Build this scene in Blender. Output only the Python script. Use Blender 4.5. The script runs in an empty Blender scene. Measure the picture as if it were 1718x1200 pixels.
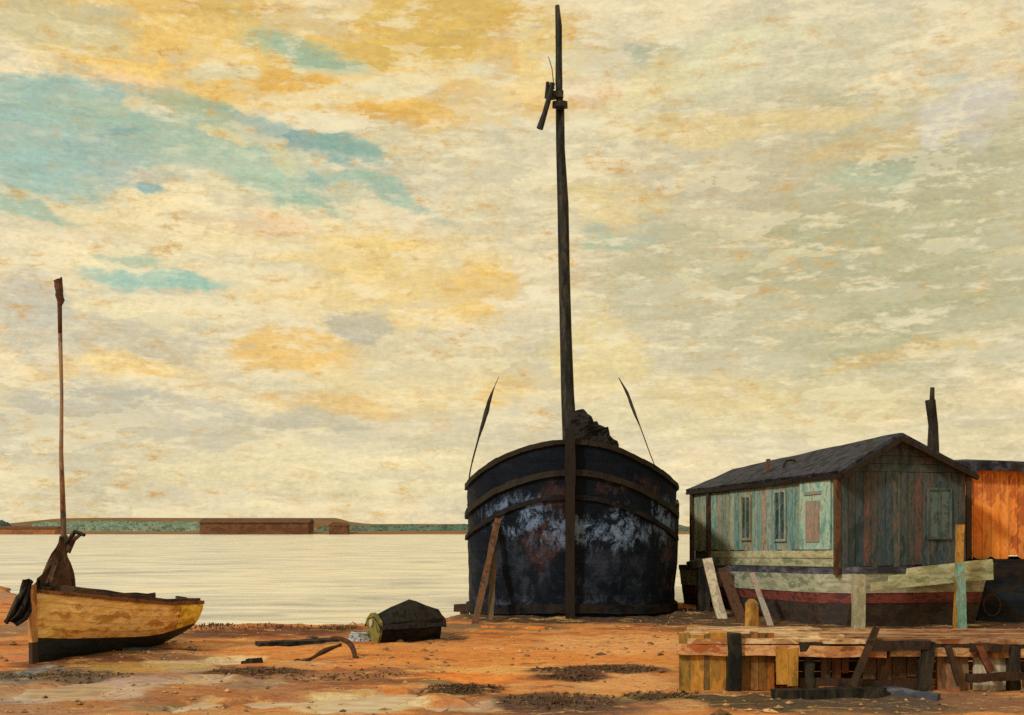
import bpy, math, random
from mathutils import Vector, Matrix, noise as mn
R = math.radians
random.seed(11)
sc = bpy.context.scene
COL = sc.collection
F, CX, HY, EYE = 1909.0, 859.0, 885.0, 2.5      # survey of the picture: focal length in its pixels, horizon row, eye height


def at(px, py, y):
    """point at distance y that the picture shows at (px, py)"""
    return Vector(((px - CX) / F * y, y, EYE + (HY - py) / F * y))


def srgb(r, g, b):
    def f(c):
        c /= 255.0
        return c / 12.92 if c <= 0.04045 else ((c + 0.055) / 1.055) ** 2.4
    return (f(r), f(g), f(b), 1.0)


# ------------------------------------------------------------------ node helpers
class NT:
    def __init__(self, tree):
        self.t = tree
        self.x = 0

    def n(self, kind, **kw):
        nd = self.t.nodes.new(kind)
        self.x += 40
        nd.location = (self.x, 0)
        for k, v in kw.items():
            setattr(nd, k, v)
        return nd

    def set(self, sock, v):
        if isinstance(v, bpy.types.NodeSocket):
            self.t.links.new(v, sock)
        elif v is not None:
            sock.default_value = v

    def math(self, op, a, b=None, clamp=False):
        nd = self.n('ShaderNodeMath', operation=op, use_clamp=clamp)
        self.set(nd.inputs[0], a)
        if b is not None:
            self.set(nd.inputs[1], b)
        return nd.outputs[0]

    def vmath(self, op, a, b=None, s=None):
        nd = self.n('ShaderNodeVectorMath', operation=op)
        self.set(nd.inputs[0], a)
        if b is not None:
            self.set(nd.inputs[1], b)
        if s is not None:
            self.set(nd.inputs['Scale'], s)
        return nd.outputs['Value'] if op == 'LENGTH' else nd.outputs['Vector']

    def noise(self, vec, scale, detail=4, rough=0.55, dist=0.0, color=False):
        nd = self.n('ShaderNodeTexNoise')
        self.set(nd.inputs['Vector'], vec)
        nd.inputs['Scale'].default_value = scale
        nd.inputs['Detail'].default_value = detail
        nd.inputs['Roughness'].default_value = rough
        nd.inputs['Distortion'].default_value = dist
        return nd.outputs['Color'] if color else nd.outputs['Fac']

    def mapping(self, vec, loc=(0, 0, 0), rot=(0, 0, 0), scale=(1, 1, 1), kind='POINT'):
        nd = self.n('ShaderNodeMapping', vector_type=kind)
        self.set(nd.inputs['Vector'], vec)
        nd.inputs['Location'].default_value = loc
        nd.inputs['Rotation'].default_value = rot
        nd.inputs['Scale'].default_value = scale
        return nd.outputs['Vector']

    def maprange(self, v, a, b, c, d, smooth=True):
        nd = self.n('ShaderNodeMapRange', interpolation_type='SMOOTHSTEP' if smooth else 'LINEAR')
        self.set(nd.inputs['Value'], v)
        for i, val in zip((1, 2, 3, 4), (a, b, c, d)):
            nd.inputs[i].default_value = val
        return nd.outputs['Result']

    def mix(self, fac, a, b, blend='MIX'):
        nd = self.n('ShaderNodeMix', data_type='RGBA', blend_type=blend)
        self.set(nd.inputs[0], fac)
        self.set(nd.inputs[6], a)
        self.set(nd.inputs[7], b)
        return nd.outputs[2]

    def ramp(self, fac, stops, interp='LINEAR'):
        nd = self.n('ShaderNodeValToRGB')
        cr = nd.color_ramp
        cr.interpolation = interp
        while len(cr.elements) < len(stops):
            cr.elements.new(0.5)
        for e, (p, c) in zip(cr.elements, stops):
            e.position = p
            e.color = c
        self.set(nd.inputs[0], fac)
        return nd.outputs[0]

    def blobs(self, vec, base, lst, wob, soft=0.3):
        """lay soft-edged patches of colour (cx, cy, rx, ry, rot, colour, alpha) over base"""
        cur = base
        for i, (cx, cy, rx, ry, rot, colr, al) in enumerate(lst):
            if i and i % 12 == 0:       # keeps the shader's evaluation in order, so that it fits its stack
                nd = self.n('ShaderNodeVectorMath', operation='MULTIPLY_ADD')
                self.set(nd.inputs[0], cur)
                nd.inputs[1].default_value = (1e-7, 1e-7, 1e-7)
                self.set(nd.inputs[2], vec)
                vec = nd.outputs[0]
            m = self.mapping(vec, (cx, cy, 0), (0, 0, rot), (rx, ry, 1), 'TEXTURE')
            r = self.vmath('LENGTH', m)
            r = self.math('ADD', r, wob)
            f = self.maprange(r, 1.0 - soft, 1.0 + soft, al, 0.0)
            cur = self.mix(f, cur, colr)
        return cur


def material(name):
    m = bpy.data.materials.new(name)
    m.use_nodes = True
    m.node_tree.nodes.clear()
    t = NT(m.node_tree)
    out = t.n('ShaderNodeOutputMaterial')
    p = t.n('ShaderNodeBsdfPrincipled')
    t.t.links.new(p.outputs[0], out.inputs[0])
    return m, t, p


def worn(name, cols, scale=(3, 3, 3), rough=0.7, bump=0.3, attr=False, fine=14.0, vary=0.35, spec=0.3, bumpd=0.02, sharp=0.06):
    """weathered, hand-daubed surface: several tints broken up by stretched noise; attr multiplies per-board tint"""
    m, t, p = material(name)
    tc = t.n('ShaderNodeTexCoord').outputs['Object']
    w = t.noise(tc, 1.7, 3, color=True)
    w = t.vmath('SUBTRACT', w, (0.5, 0.5, 0.5))
    v = t.vmath('ADD', tc, t.vmath('SCALE', w, s=0.35))
    v = t.mapping(v, scale=scale)
    f = t.noise(v, 1.0, 6, 0.62)
    n = len(cols)
    stops = []
    if n == 1:
        stops = [(0, cols[0]), (1, cols[0])]
    else:
        for i, c in enumerate(cols):
            a = 0.34 + 0.32 * i / n
            b = 0.34 + 0.32 * (i + 1) / n
            stops.append((max(0, a + (sharp if i else -0.3) * 0.3), c))
            stops.append((min(1, b - (sharp if i < n - 1 else -0.3) * 0.3), c))
    col = t.ramp(f, stops)
    if attr:
        a = t.n('ShaderNodeAttribute', attribute_name='Tint').outputs['Color']
        col = t.mix(1.0, col, a, 'MULTIPLY')
    g = t.noise(v, fine / 3.0, 5, 0.7)
    k = t.maprange(g, 0.25, 0.75, 1 - vary, 1 + vary, False)
    col = t.mix(1.0, col, t.n_rgb(k), 'MULTIPLY')
    t.set(p.inputs['Base Color'], col)
    p.inputs['Specular IOR Level'].default_value = spec
    rr = t.maprange(g, 0.3, 0.7, max(0.05, rough - 0.15), min(1, rough + 0.15), False)
    t.set(p.inputs['Roughness'], rr)
    if bump:
        b = t.n('ShaderNodeBump')
        b.inputs['Strength'].default_value = bump
        b.inputs['Distance'].default_value = bumpd
        t.set(b.inputs['Height'], g)
        t.set(p.inputs['Normal'], b.outputs[0])
    return m


def _n_rgb(self, k):
    c = self.n('ShaderNodeCombineXYZ')
    for i in range(3):
        self.set(c.inputs[i], k)
    return c.outputs[0]


NT.n_rgb = _n_rgb


def lin(r, g, b):
    return (r, g, b, 1.0)


# ------------------------------------------------------------------ mesh helpers
def origin(o):
    v = Vector((0, 0, 0))
    while o:
        v += o.location
        o = o.parent
    return v


class MB:
    def __init__(self):
        self.v, self.f, self.c = [], [], []

    def add(self, vs, fs, col=(1, 1, 1)):
        b = len(self.v)
        self.v += [Vector(x) for x in vs]
        for f in fs:
            self.f.append([b + i for i in f])
            self.c.append(col)
        return self

    def beam(self, p0, p1, w, h, up=(0, 0, 1), col=(1, 1, 1), seg=1, taper=1.0, rough=0.0):
        """a squared timber from p0 to p1"""
        p0, p1, up = Vector(p0), Vector(p1), Vector(up)
        d = (p1 - p0).normalized()
        s = d.cross(up)
        if s.length < 1e-4:
            s = d.cross(Vector((1, 0, 0)))
        s.normalize()
        u = s.cross(d)
        vs, fs = [], []
        for i in range(seg + 1):
            k = i / seg
            c = p0.lerp(p1, k)
            sc_ = 1 + (taper - 1) * k
            for a, b in ((-1, -1), (1, -1), (1, 1), (-1, 1)):
                j = Vector((random.uniform(-1, 1), random.uniform(-1, 1), random.uniform(-1, 1))) * rough
                vs.append(c + s * (a * w / 2 * sc_) + u * (b * h / 2 * sc_) + j)
        for i in range(seg):
            for a in range(4):
                b = (a + 1) % 4
                fs.append((i * 4 + a, i * 4 + b, i * 4 + 4 + b, i * 4 + 4 + a))
        fs.append((3, 2, 1, 0))
        e = seg * 4
        fs.append((e, e + 1, e + 2, e + 3))
        return self.add(vs, fs, col)

    def tube(self, pts, radii, n=10, col=(1, 1, 1), lump=0.0, freq=3.0):
        pts = [Vector(p) for p in pts]
        if not isinstance(radii, (list, tuple)):
            radii = [radii] * len(pts)
        vs, fs = [], []
        ref = Vector((0.3, 0.9, 0.1))
        for i, p in enumerate(pts):
            d = (pts[min(i + 1, len(pts) - 1)] - pts[max(i - 1, 0)]).normalized()
            s = d.cross(ref)
            if s.length < 0.05:
                s = d.cross(Vector((1, 0, 0)))
            s.normalize()
            u = s.cross(d)
            for k in range(n):
                a = 2 * math.pi * k / n
                q = p + (s * math.cos(a) + u * math.sin(a)) * radii[i]
                if lump:
                    q += (q - p) * (mn.noise(q * freq) * lump)
                vs.append(q)
        for i in range(len(pts) - 1):
            for k in range(n):
                k2 = (k + 1) % n
                fs.append((i * n + k, i * n + k2, (i + 1) * n + k2, (i + 1) * n + k))
        fs.append(tuple(reversed(range(n))))
        e = (len(pts) - 1) * n
        fs.append(tuple(range(e, e + n)))
        return self.add(vs, fs, col)

    def grid(self, rows, cols=None, close=False):
        """rows of equal length -> quads; cols(i,k) optional tint"""
        n = len(rows[0])
        b = len(self.v)
        for r in rows:
            self.v += [Vector(p) for p in r]
        for i in range(len(rows) - 1):
            for k in range(n if close else n - 1):
                k2 = (k + 1) % n
                self.f.append([b + i * n + k, b + i * n + k2, b + (i + 1) * n + k2, b + (i + 1) * n + k])
                self.c.append(cols(i, k) if cols else (1, 1, 1))
        return self

    def prism(self, poly, d, col=(1, 1, 1)):
        """polygon (3-D points) pushed along d"""
        n = len(poly)
        d = Vector(d)
        vs = [Vector(p) for p in poly] + [Vector(p) + d for p in poly]
        fs = [tuple(reversed(range(n))), tuple(range(n, 2 * n))]
        for i in range(n):
            j = (i + 1) % n
            fs.append((i, j, n + j, n + i))
        return self.add(vs, fs, col)

    def build(self, name, mat, parent=None, loc=None, jit=0.0, freq=1.5, smooth=False, bevel=0.0, cuts=0):
        o_ = origin(parent) if parent else Vector(loc if loc is not None else (0, 0, 0))
        vs = self.v
        me = bpy.data.meshes.new(name)
        me.from_pydata([tuple(v - o_) for v in vs], [], self.f)
        at_ = me.color_attributes.new('Tint', 'FLOAT_COLOR', 'CORNER')
        i = 0
        for p, c in zip(me.polygons, self.c):
            p.use_smooth = smooth
            for _ in range(p.loop_total):
                at_.data[i].color = (c[0], c[1], c[2], 1)
                i += 1
        import bmesh
        bm = bmesh.new()
        bm.from_mesh(me)
        bmesh.ops.recalc_face_normals(bm, faces=bm.faces)
        if bevel:
            bmesh.ops.bevel(bm, geom=list(bm.edges), offset=bevel, segments=1, affect='EDGES', clamp_overlap=True)
        if cuts:
            bmesh.ops.subdivide_edges(bm, edges=list(bm.edges), cuts=cuts, use_grid_fill=True)
        if jit:
            for v in bm.verts:
                v.co += mn.noise_vector((v.co + o_) * freq) * jit
        bm.to_mesh(me)
        bm.free()
        me.materials.append(mat)
        o = bpy.data.objects.new(name, me)
        COL.objects.link(o)
        if parent:
            o.parent = parent
        else:
            o.location = o_
        return o


def tag(o, label=None, cat=None, group=None, kind=None):
    if label:
        o['label'] = label
    if cat:
        o['category'] = cat
    if group:
        o['group'] = group
    if kind:
        o['kind'] = kind
    return o


def thing(name, loc, label, cat, group=None):
    o = bpy.data.objects.new(name, None)
    o.empty_display_size = 0.3
    COL.objects.link(o)
    o.location = loc
    return tag(o, label, cat, group)


def fbm(x, y, f=1.0, o=4):
    return mn.fractal(Vector((x * f, y * f, 3.7)), 0.9, 2.0, o)


# ------------------------------------------------------------------ camera
cam = bpy.data.cameras.new('camera')
cam.sensor_width = 36
cam.lens = F / 1718 * 36
cam.shift_y = (HY - 600) / 1718
cam.clip_start = 0.1
cam.clip_end = 20000
co = bpy.data.objects.new('camera', cam)
COL.objects.link(co)
co.location = (0, 0, EYE)
co.rotation_euler = (R(90), 0, 0)
sc.camera = co
sc.view_settings.view_transform = 'Standard'
sc.view_settings.look = 'None'
sc.view_settings.exposure = 0.0
sc.cycles.use_denoising = False
sc.cycles.max_bounces = 4
sc.cycles.diffuse_bounces = 2
sc.cycles.glossy_bounces = 2

# ------------------------------------------------------------------ sky
SUN_DIR = Vector((-0.62, -0.60, 0.62)).normalized()
sun_el = math.asin(SUN_DIR.z)
sun_az = math.atan2(SUN_DIR.x, SUN_DIR.y) % (2 * math.pi)
w = bpy.data.worlds.new('World')
sc.world = w
w.use_nodes = True
w.node_tree.nodes.clear()
t = NT(w.node_tree)
out = t.n('ShaderNodeOutputWorld')
D = t.n('ShaderNodeTexCoord').outputs['Generated']
sky = t.n('ShaderNodeTexSky', sky_type='NISHITA')
sky.sun_disc = False
sky.sun_elevation = sun_el
sky.sun_rotation = sun_az
sky.dust_density = 3.0
bg_sky = t.n('ShaderNodeBackground')
t.set(bg_sky.inputs[0], sky.outputs[0])
bg_sky.inputs[1].default_value = 0.1
sx = t.n('ShaderNodeSeparateXYZ')
t.set(sx.inputs[0], D)
az = t.math('ARCTAN2', sx.outputs[0], sx.outputs[1])
el = t.math('ARCSINE', sx.outputs[2])
cb = t.n('ShaderNodeCombineXYZ')
t.set(cb.inputs[0], az)
t.set(cb.inputs[1], el)
uv = cb.outputs[0]
# streaky, wind-drawn break-up of the cloud edges (in directions of the sky)
d_st = t.mapping(D, rot=(0, R(6), 0), scale=(7, 7, 30))
d_fine = t.mapping(D, rot=(0, R(8), 0), scale=(28, 28, 120))
warp = t.noise(t.mapping(D, scale=(9, 9, 16)), 1.0, 3, 0.6, color=True)
warp = t.vmath('MULTIPLY', t.vmath('SUBTRACT', warp, (0.5, 0.5, 0.5)), (0.085, 0.05, 0.0))
warp2 = t.noise(t.mapping(D, scale=(60, 60, 90)), 1.0, 2, 0.7, color=True)
warp2 = t.vmath('MULTIPLY', t.vmath('SUBTRACT', warp2, (0.5, 0.5, 0.5)), (0.022, 0.012, 0.0))
uvw = t.vmath('ADD', t.vmath('ADD', uv, warp), warp2)
streak = t.noise(d_st, 1.0, 5, 0.66)
fine = t.noise(d_fine, 1.0, 5, 0.72)
grain = t.noise(t.mapping(D, scale=(190, 190, 300)), 1.0, 4, 0.75)
wob = t.math('ADD', t.math('MULTIPLY', t.math('SUBTRACT', streak, 0.5), 1.1), t.math('MULTIPLY', t.math('SUBTRACT', fine, 0.5), 0.9))


def sky_blob(px, py, rx, ry, deg, colr, al):
    x = (px - CX) / F
    a = math.atan(x)
    e = math.atan((HY - py) / F * math.cos(a))
    return (a, e, rx / F * math.cos(a) ** 2, ry / F * math.cos(a), R(deg), srgb(*colr), al)


CREAM, PALE, GOLD, DGOLD, TEAL, DTEAL, GREY, GGREY, LAV, PEACH = (
    (229, 209, 160), (238, 221, 172), (232, 190, 104), (214, 162, 70), (160, 182, 168), (136, 168, 158), (192, 185, 162), (180, 174, 136), (200, 193, 182), (232, 196, 150))
base = t.ramp(streak, [(0.30, srgb(194, 186, 156)), (0.44, srgb(213, 201, 164)), (0.56, srgb(226, 209, 168)), (0.7, srgb(236, 216, 170))])
blist = [
    # right half: warm grey going greenish
    (1400, 420, 420, 260, 0, (194, 184, 143), 0.95), (1500, 330, 220, 100, 0, GGREY, 0.8), (1480, 470, 280, 130, 0, (182, 176, 134), 0.8),
    (1180, 300, 230, 60, 0, (202, 188, 152), 0.6), (1180, 560, 200, 80, 0, (204, 194, 158), 0.5), (1120, 170, 150, 60, 20, (208, 200, 160), 0.6),
    (1300, 90, 220, 60, 0, (206, 199, 162), 0.6), (1250, 215, 240, 22, 2, (224, 198, 136), 0.7), (1500, 240, 150, 18, 4, (214, 184, 124), 0.5),
    (1090, 95, 60, 30, -10, (178, 180, 150), 0.7), (1060, 395, 62, 26, 0, (176, 186, 152), 0.75), (1470, 300, 60, 30, 0, (172, 182, 148), 0.6),
    (1606, 186, 74, 30, 34, (206, 199, 184), 0.75), (1570, 222, 36, 24, 70, (204, 197, 180), 0.6), (1632, 208, 30, 40, 0, (204, 197, 182), 0.5), (1580, 140, 30, 14, 0, (196, 200, 176), 0.5), (1180, 120, 120, 34, 26, (222, 214, 168), 0.6), (990, 160, 34, 22, 0, (228, 190, 146), 0.6),
    (1080, 150, 80, 40, 24, (224, 205, 148), 0.6), (1650, 60, 80, 50, 0, (228, 208, 160), 0.5),
    (1050, 330, 90, 22, -8, (226, 206, 150), 0.6), (1010, 350, 80, 18, -18, (228, 202, 138), 0.6),
    # upper gold bank
    (420, 60, 420, 70, 0, (226, 190, 108), 0.95), (250, 90, 220, 60, -6, (234, 196, 112), 0.9), (300, 95, 120, 22, -10, GOLD, 0.9),
    (760, 60, 200, 75, 0, (214, 178, 92), 0.95), (640, 150, 260, 34, 4, (232, 190, 100), 0.9), (780, 180, 180, 30, 0, (230, 184, 94), 0.85),
    (500, 140, 60, 26, 0, DGOLD, 0.6), (640, 188, 90, 12, -3, DGOLD, 0.6), (880, 110, 80, 60, 40, (230, 204, 140), 0.7), (360, 30, 80, 14, 0, (206, 174, 96), 0.6),
    (90, 40, 130, 30, 0, (196, 190, 150), 0.7), (270, 22, 60, 12, 0, DGOLD, 0.4), (850, 85, 26, 60, 10, DGOLD, 0.4), (240, 140, 90, 22, -14, PEACH, 0.6),
    (390, 122, 60, 14, 4, (214, 206, 164), 0.8), (560, 160, 120, 14, 6, (228, 214, 168), 0.6), (690, 140, 130, 16, 6, (226, 216, 174), 0.6),
    # middle cream and pale gold banks
    (420, 380, 300, 60, -4, (238, 216, 160), 0.85), (430, 365, 120, 26, -4, PEACH, 0.7), (360, 340, 90, 20, -10, PALE, 0.8), (200, 430, 140, 30, 0, PALE, 0.7),
    (680, 450, 160, 60, 0, (240, 206, 124), 0.85), (800, 500, 70, 50, 0, (234, 190, 96), 0.85), (600, 520, 220, 40, -4, (238, 208, 140), 0.75), (720, 640, 220, 60, 0, (234, 206, 140), 0.6),
    (260, 525, 150, 18, -2, PALE, 0.8), (500, 600, 120, 36, 0, (234, 190, 104), 0.85), (220, 620, 130, 22, -4, (236, 208, 144), 0.9), (300, 640, 120, 10, -8, DGOLD, 0.35),
    (90, 630, 60, 14, 0, (232, 198, 130), 0.8), (420, 680, 160, 16, -6, (236, 216, 168), 0.8), (580, 690, 130, 20, -4, (222, 180, 104), 0.6), (850, 655, 50, 22, 12, (232, 190, 100), 0.85),
    (420, 470, 120, 12, -3, (240, 220, 170), 0.7), (700, 600, 160, 40, 0, (214, 200, 160), 0.6), (780, 380, 90, 60, 40, (226, 208, 160), 0.6),
    # grey bars
    (180, 700, 190, 46, -2, GREY, 1.0), (150, 740, 200, 60, 0, (200, 191, 164), 0.8), (90, 570, 90, 60, 0, (198, 190, 166), 0.7), (60, 500, 60, 40, 0, (196, 189, 168), 0.7), (240, 575, 100, 22, 0, (198, 188, 158), 0.8), (590, 555, 50, 26, 0, (186, 180, 156), 0.8),
    (530, 725, 100, 20, 0, (200, 190, 158), 0.8), (620, 310, 80, 22, -10, (206, 194, 160), 0.7), (180, 760, 160, 30, 4, (208, 196, 160), 0.6), (200, 830, 150, 16, 4, (206, 194, 158), 0.5),
    (840, 330, 70, 90, 0, (214, 200, 158), 0.6), (700, 250, 90, 40, -10, (222, 206, 160), 0.6), (700, 750, 140, 20, 4, (208, 198, 160), 0.6),
    # low light along the horizon
    (520, 790, 320, 40, 0, (230, 214, 166), 0.7), (1300, 680, 260, 50, 0, (218, 202, 152), 0.7), (1200, 660, 120, 26, -6, (228, 206, 146), 0.6), (1010, 600, 70, 70, 0, (230, 208, 142), 0.7),
    (1500, 690, 200, 30, 6, (220, 202, 152), 0.6), (1520, 600, 150, 10, 7, (206, 174, 106), 0.7), (1380, 545, 110, 8, -4, (224, 196, 140), 0.4), (1650, 700, 60, 90, 0, (214, 196, 150), 0.5), (900, 700, 60, 40, 0, (220, 200, 156), 0.5),
    # openings of blue-green sky
    (110, 200, 160, 92, -4, TEAL, 0.92), (120, 165, 120, 40, -10, (148, 178, 160), 0.7), (60, 230, 70, 60, 0, (150, 180, 164), 0.6), (320, 250, 260, 42, -12, (164, 186, 160), 0.9),
    (345, 190, 100, 22, -12, (158, 176, 138), 0.8), (520, 240, 130, 15, -13, DTEAL, 0.9), (590, 255, 60, 13, -12, (142, 174, 152), 0.8), (660, 330, 100, 14, -20, (160, 186, 160), 0.8), (480, 320, 100, 10, -14, (160, 184, 156), 0.8),
    (60, 285, 90, 30, -4, (160, 188, 170), 0.8), (45, 342, 75, 12, -6, (152, 182, 158), 0.8), (232, 308, 26, 10, -12, (132, 168, 164), 0.9), (190, 225, 30, 6, 20, (128, 156, 156), 0.6),
    (512, 84, 104, 20, -10, (156, 180, 148), 0.92), (260, 472, 95, 16, -5, (156, 190, 168), 0.95), (210, 432, 40, 9, 0, (170, 194, 164), 0.7), (540, 295, 24, 7, -10, (146, 178, 158), 0.8), (600, 305, 50, 8, -14, (166, 186, 156), 0.7),
    (390, 275, 110, 16, -10, (170, 190, 158), 0.7), (230, 175, 20, 14, 0, (226, 196, 134), 0.6), (240, 290, 40, 10, -6, (200, 184, 156), 0.6), (370, 238, 30, 9, -4, (222, 206, 148), 0.8), (470, 265, 34, 18, -30, (214, 206, 156), 0.6),
]
n_open = 22                 # the openings of blue come last and have softer edges
cloud = t.blobs(uvw, base, [sky_blob(*b) for b in blist[:-n_open]], wob, soft=0.26)
cloud = t.blobs(uvw, cloud, [sky_blob(*b) for b in blist[-n_open:]], wob, soft=0.42)
# brushy fine variation of light and hue in the cloud
bristle = t.noise(t.mapping(D, rot=(0, R(5), 0), scale=(30, 30, 260)), 1.0, 4, 0.7)
k = t.math('ADD', t.maprange(fine, 0.28, 0.72, -0.10, 0.10, False), t.maprange(grain, 0.28, 0.72, -0.13, 0.13, False))
k = t.math('ADD', k, t.maprange(bristle, 0.28, 0.72, 0.93, 1.07, False))
cloud = t.mix(1.0, cloud, t.n_rgb(k), 'MULTIPLY')
dabv = t.vmath('ADD', t.mapping(D, rot=(0, R(7), 0), scale=(15, 15, 62)), t.vmath('SCALE', t.noise(t.mapping(D, scale=(20, 20, 50)), 1.0, 3, 0.65, color=True), s=1.5))
vor = t.n('ShaderNodeTexVoronoi', feature='F1')
t.set(vor.inputs['Vector'], dabv)
vor.inputs['Scale'].default_value = 1.0
dsp = t.n('ShaderNodeSeparateColor')
t.set(dsp.inputs[0], vor.outputs['Color'])
rgbs = t.n('ShaderNodeSeparateColor')
t.set(rgbs.inputs[0], cloud)
warm = t.maprange(t.math('SUBTRACT', rgbs.outputs[0], rgbs.outputs[2]), 0.0, 0.16, 0.40, 1.0)     # openings of blue stay clear of the flecks
ogate0 = warm
cloud = t.mix(1.0, cloud, t.n_rgb(t.maprange(dsp.outputs[0], 0, 1, 0.985, 1.10, False)), 'MULTIPLY')
cloud = t.mix(t.math('MULTIPLY', t.maprange(dsp.outputs[1], 0.72, 1.0, 0.0, 0.38), warm), cloud, srgb(246, 230, 184))
cloud = t.mix(t.math('MULTIPLY', t.maprange(dsp.outputs[2], 0.72, 1.0, 0.0, 0.34), warm), cloud, srgb(200, 192, 164))
patch = t.noise(t.mapping(D, loc=(2, 6, 1), scale=(11, 11, 18)), 1.0, 3, 0.6)
nw = t.math('SUBTRACT', t.math('MULTIPLY', el, 0.35), t.math('MULTIPLY', az, 0.28))      # more gilding high up and to the left
ogate = t.math('MULTIPLY', t.maprange(t.math('ADD', patch, nw), 0.42, 0.72, 0.12, 1.0), warm)
ochre = t.noise(t.mapping(D, rot=(0, R(14), 0), scale=(50, 50, 130)), 1.0, 5, 0.78)
cloud = t.mix(t.math('MULTIPLY', t.maprange(ochre, 0.49, 0.67, 0.0, 0.65), ogate), cloud, srgb(214, 166, 82))
cloud = t.mix(t.math('MULTIPLY', t.maprange(ochre, 0.61, 0.72, 0.0, 0.5), ogate), cloud, srgb(190, 132, 52))
pale = t.noise(t.mapping(D, loc=(3, 1, 5), rot=(0, R(-10), 0), scale=(24, 24, 80)), 1.0, 5, 0.72)
cloud = t.mix(t.math('MULTIPLY', t.maprange(pale, 0.52, 0.66, 0.0, 0.6), warm), cloud, srgb(246, 231, 188))
greyn = t.noise(t.mapping(D, loc=(7, 2, 2), rot=(0, R(-4), 0), scale=(26, 26, 60)), 1.0, 4, 0.7)
cloud = t.mix(t.math('MULTIPLY', t.maprange(greyn, 0.55, 0.70, 0.0, 0.4), warm), cloud, srgb(194, 188, 162))
cloud = t.mix(1.0, cloud, t.n_rgb(t.math('ADD', 1.06, 0.0)), 'MULTIPLY')
bg_cl = t.n('ShaderNodeBackground')
t.set(bg_cl.inputs[0], cloud)
bg_cl.inputs[1].default_value = 1.0
cover = 0.955
# the detailed bank of cloud stands over the river; the rest of the sky is plain high cloud of the same tint
streak0 = t.noise(t.mapping(D, scale=(5, 5, 16)), 1.0, 3, 0.6)
plain = t.ramp(streak0, [(0.30, srgb(190, 184, 152)), (0.46, srgb(214, 200, 156)), (0.58, srgb(228, 208, 158)), (0.72, srgb(226, 196, 130))])
bg_pl = t.n('ShaderNodeBackground')
t.set(bg_pl.inputs[0], plain)
nrm_az = t.math('DIVIDE', t.math('ABSOLUTE', az), 0.70)
nrm_el = t.math('DIVIDE', t.math('ABSOLUTE', el), 0.62)
inside_m = t.maprange(t.math('MAXIMUM', nrm_az, nrm_el), 0.86, 1.0, 1.0, 0.0)
mx0 = t.n('ShaderNodeMixShader')
t.set(mx0.inputs[0], inside_m)
t.t.links.new(bg_pl.outputs[0], mx0.inputs[1])
t.t.links.new(bg_cl.outputs[0], mx0.inputs[2])
mxs = t.n('ShaderNodeMixShader')
mxs.inputs[0].default_value = cover
t.t.links.new(bg_sky.outputs[0], mxs.inputs[1])
t.t.links.new(mx0.outputs[0], mxs.inputs[2])
t.t.links.new(mxs.outputs[0], out.inputs[0])
w.cycles.sampling_method = 'MANUAL'
w.cycles.sample_map_resolution = 128

sun = bpy.data.lights.new('sun', 'SUN')
sun.energy = 2.0
sun.angle = R(6)
sun.color = (1.0, 0.93, 0.80)
so = bpy.data.objects.new('sun', sun)
COL.objects.link(so)
so.rotation_euler = (-SUN_DIR).to_track_quat('-Z', 'Y').to_euler()
so.location = SUN_DIR * 60

# ------------------------------------------------------------------ ground: one sheet to the horizon
WL = -0.15
SHORE = [(-400, 150), (-60, 80), (-40, 62), (-22, 49), (-14, 36), (-8, 30.6), (-4, 30.4), (-1.5, 32.0), (2, 36), (5.7, 39), (12, 44), (40, 52), (400, 160)]


def shore_y(x):
    for (x0, y0), (x1, y1) in zip(SHORE, SHORE[1:]):
        if x <= x1:
            k_ = (x - x0) / (x1 - x0)
            return y0 + (y1 - y0) * k_
    return SHORE[-1][1]


def sm(a, b, x):
    k_ = min(1, max(0, (x - a) / (b - a)))
    return k_ * k_ * (3 - 2 * k_)


PUDDLES = []           # cx, cy, rx, ry, depth


def gpx(px, py, rx, ry):
    y = EYE * F / (py - HY)
    return ((px - CX) / F * y, y, rx / F * y, ry * y / (py - HY))


for a in ((600, 1184, 110, 15), (655, 1170, 60, 10), (120, 1160, 95, 17), (390, 1112, 46, 6), (330, 1186, 40, 12), (770, 1190, 60, 9), (455, 1182, 60, 9), (340, 1142, 40, 5)):
    PUDDLES.append(gpx(*a))


def ground(x, y):
    if y > 300:
        base_ = -1.6
        n_ = fbm(x, y, 0.006, 3) * 1.2
        k_ = sm(418, 440, y + fbm(x, 0, 0.02, 3) * 8)
        h = base_ + k_ * (2.3 + 0.5 * n_) + sm(440, 1400, y) * (2.2 + n_ * 1.2)
        return h
    ys = shore_y(x) + fbm(x, 1.3, 0.35, 4) * 0.9 * (1 + max(0, abs(x) - 25) * .05)
    d = ys - y                      # metres inland of the waterline
    h = 0.0
    if d < 2.0:
        h = -0.15 + 0.15 * math.sin(max(-1, min(1, d / 2.0)) * math.pi / 2) if d > 0 else -0.15 + d * 0.09
    h = max(h, -1.6)
    amp = sm(-0.3, 1.2, d)
    h += amp * 0.05
    h += amp * (fbm(x, y, 0.55, 4) * 0.035 + fbm(x + 9, y, 2.1, 4) * 0.030)
    for cx, cy, rx, ry in PUDDLES:
        r = math.hypot((x - cx) / rx, (y - cy) / ry) + fbm(x, y, 1.6, 3) * 0.28
        h -= 0.10 * sm(1.2, 0.7, r)
    # churned mud heaped along the hulls
    r = math.hypot((x - 1.6) / 4.6, (y - 33.0) / 3.4)
    h += 0.13 * sm(1.2, 0.75, r) * (0.7 + 0.9 * fbm(x, y, 0.9, 4))
    r = math.hypot((x + 7.6) / 1.5, (y - 22.0) / 2.3)
    h += 0.10 * sm(1.3, 0.5, r)
    return h


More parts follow.
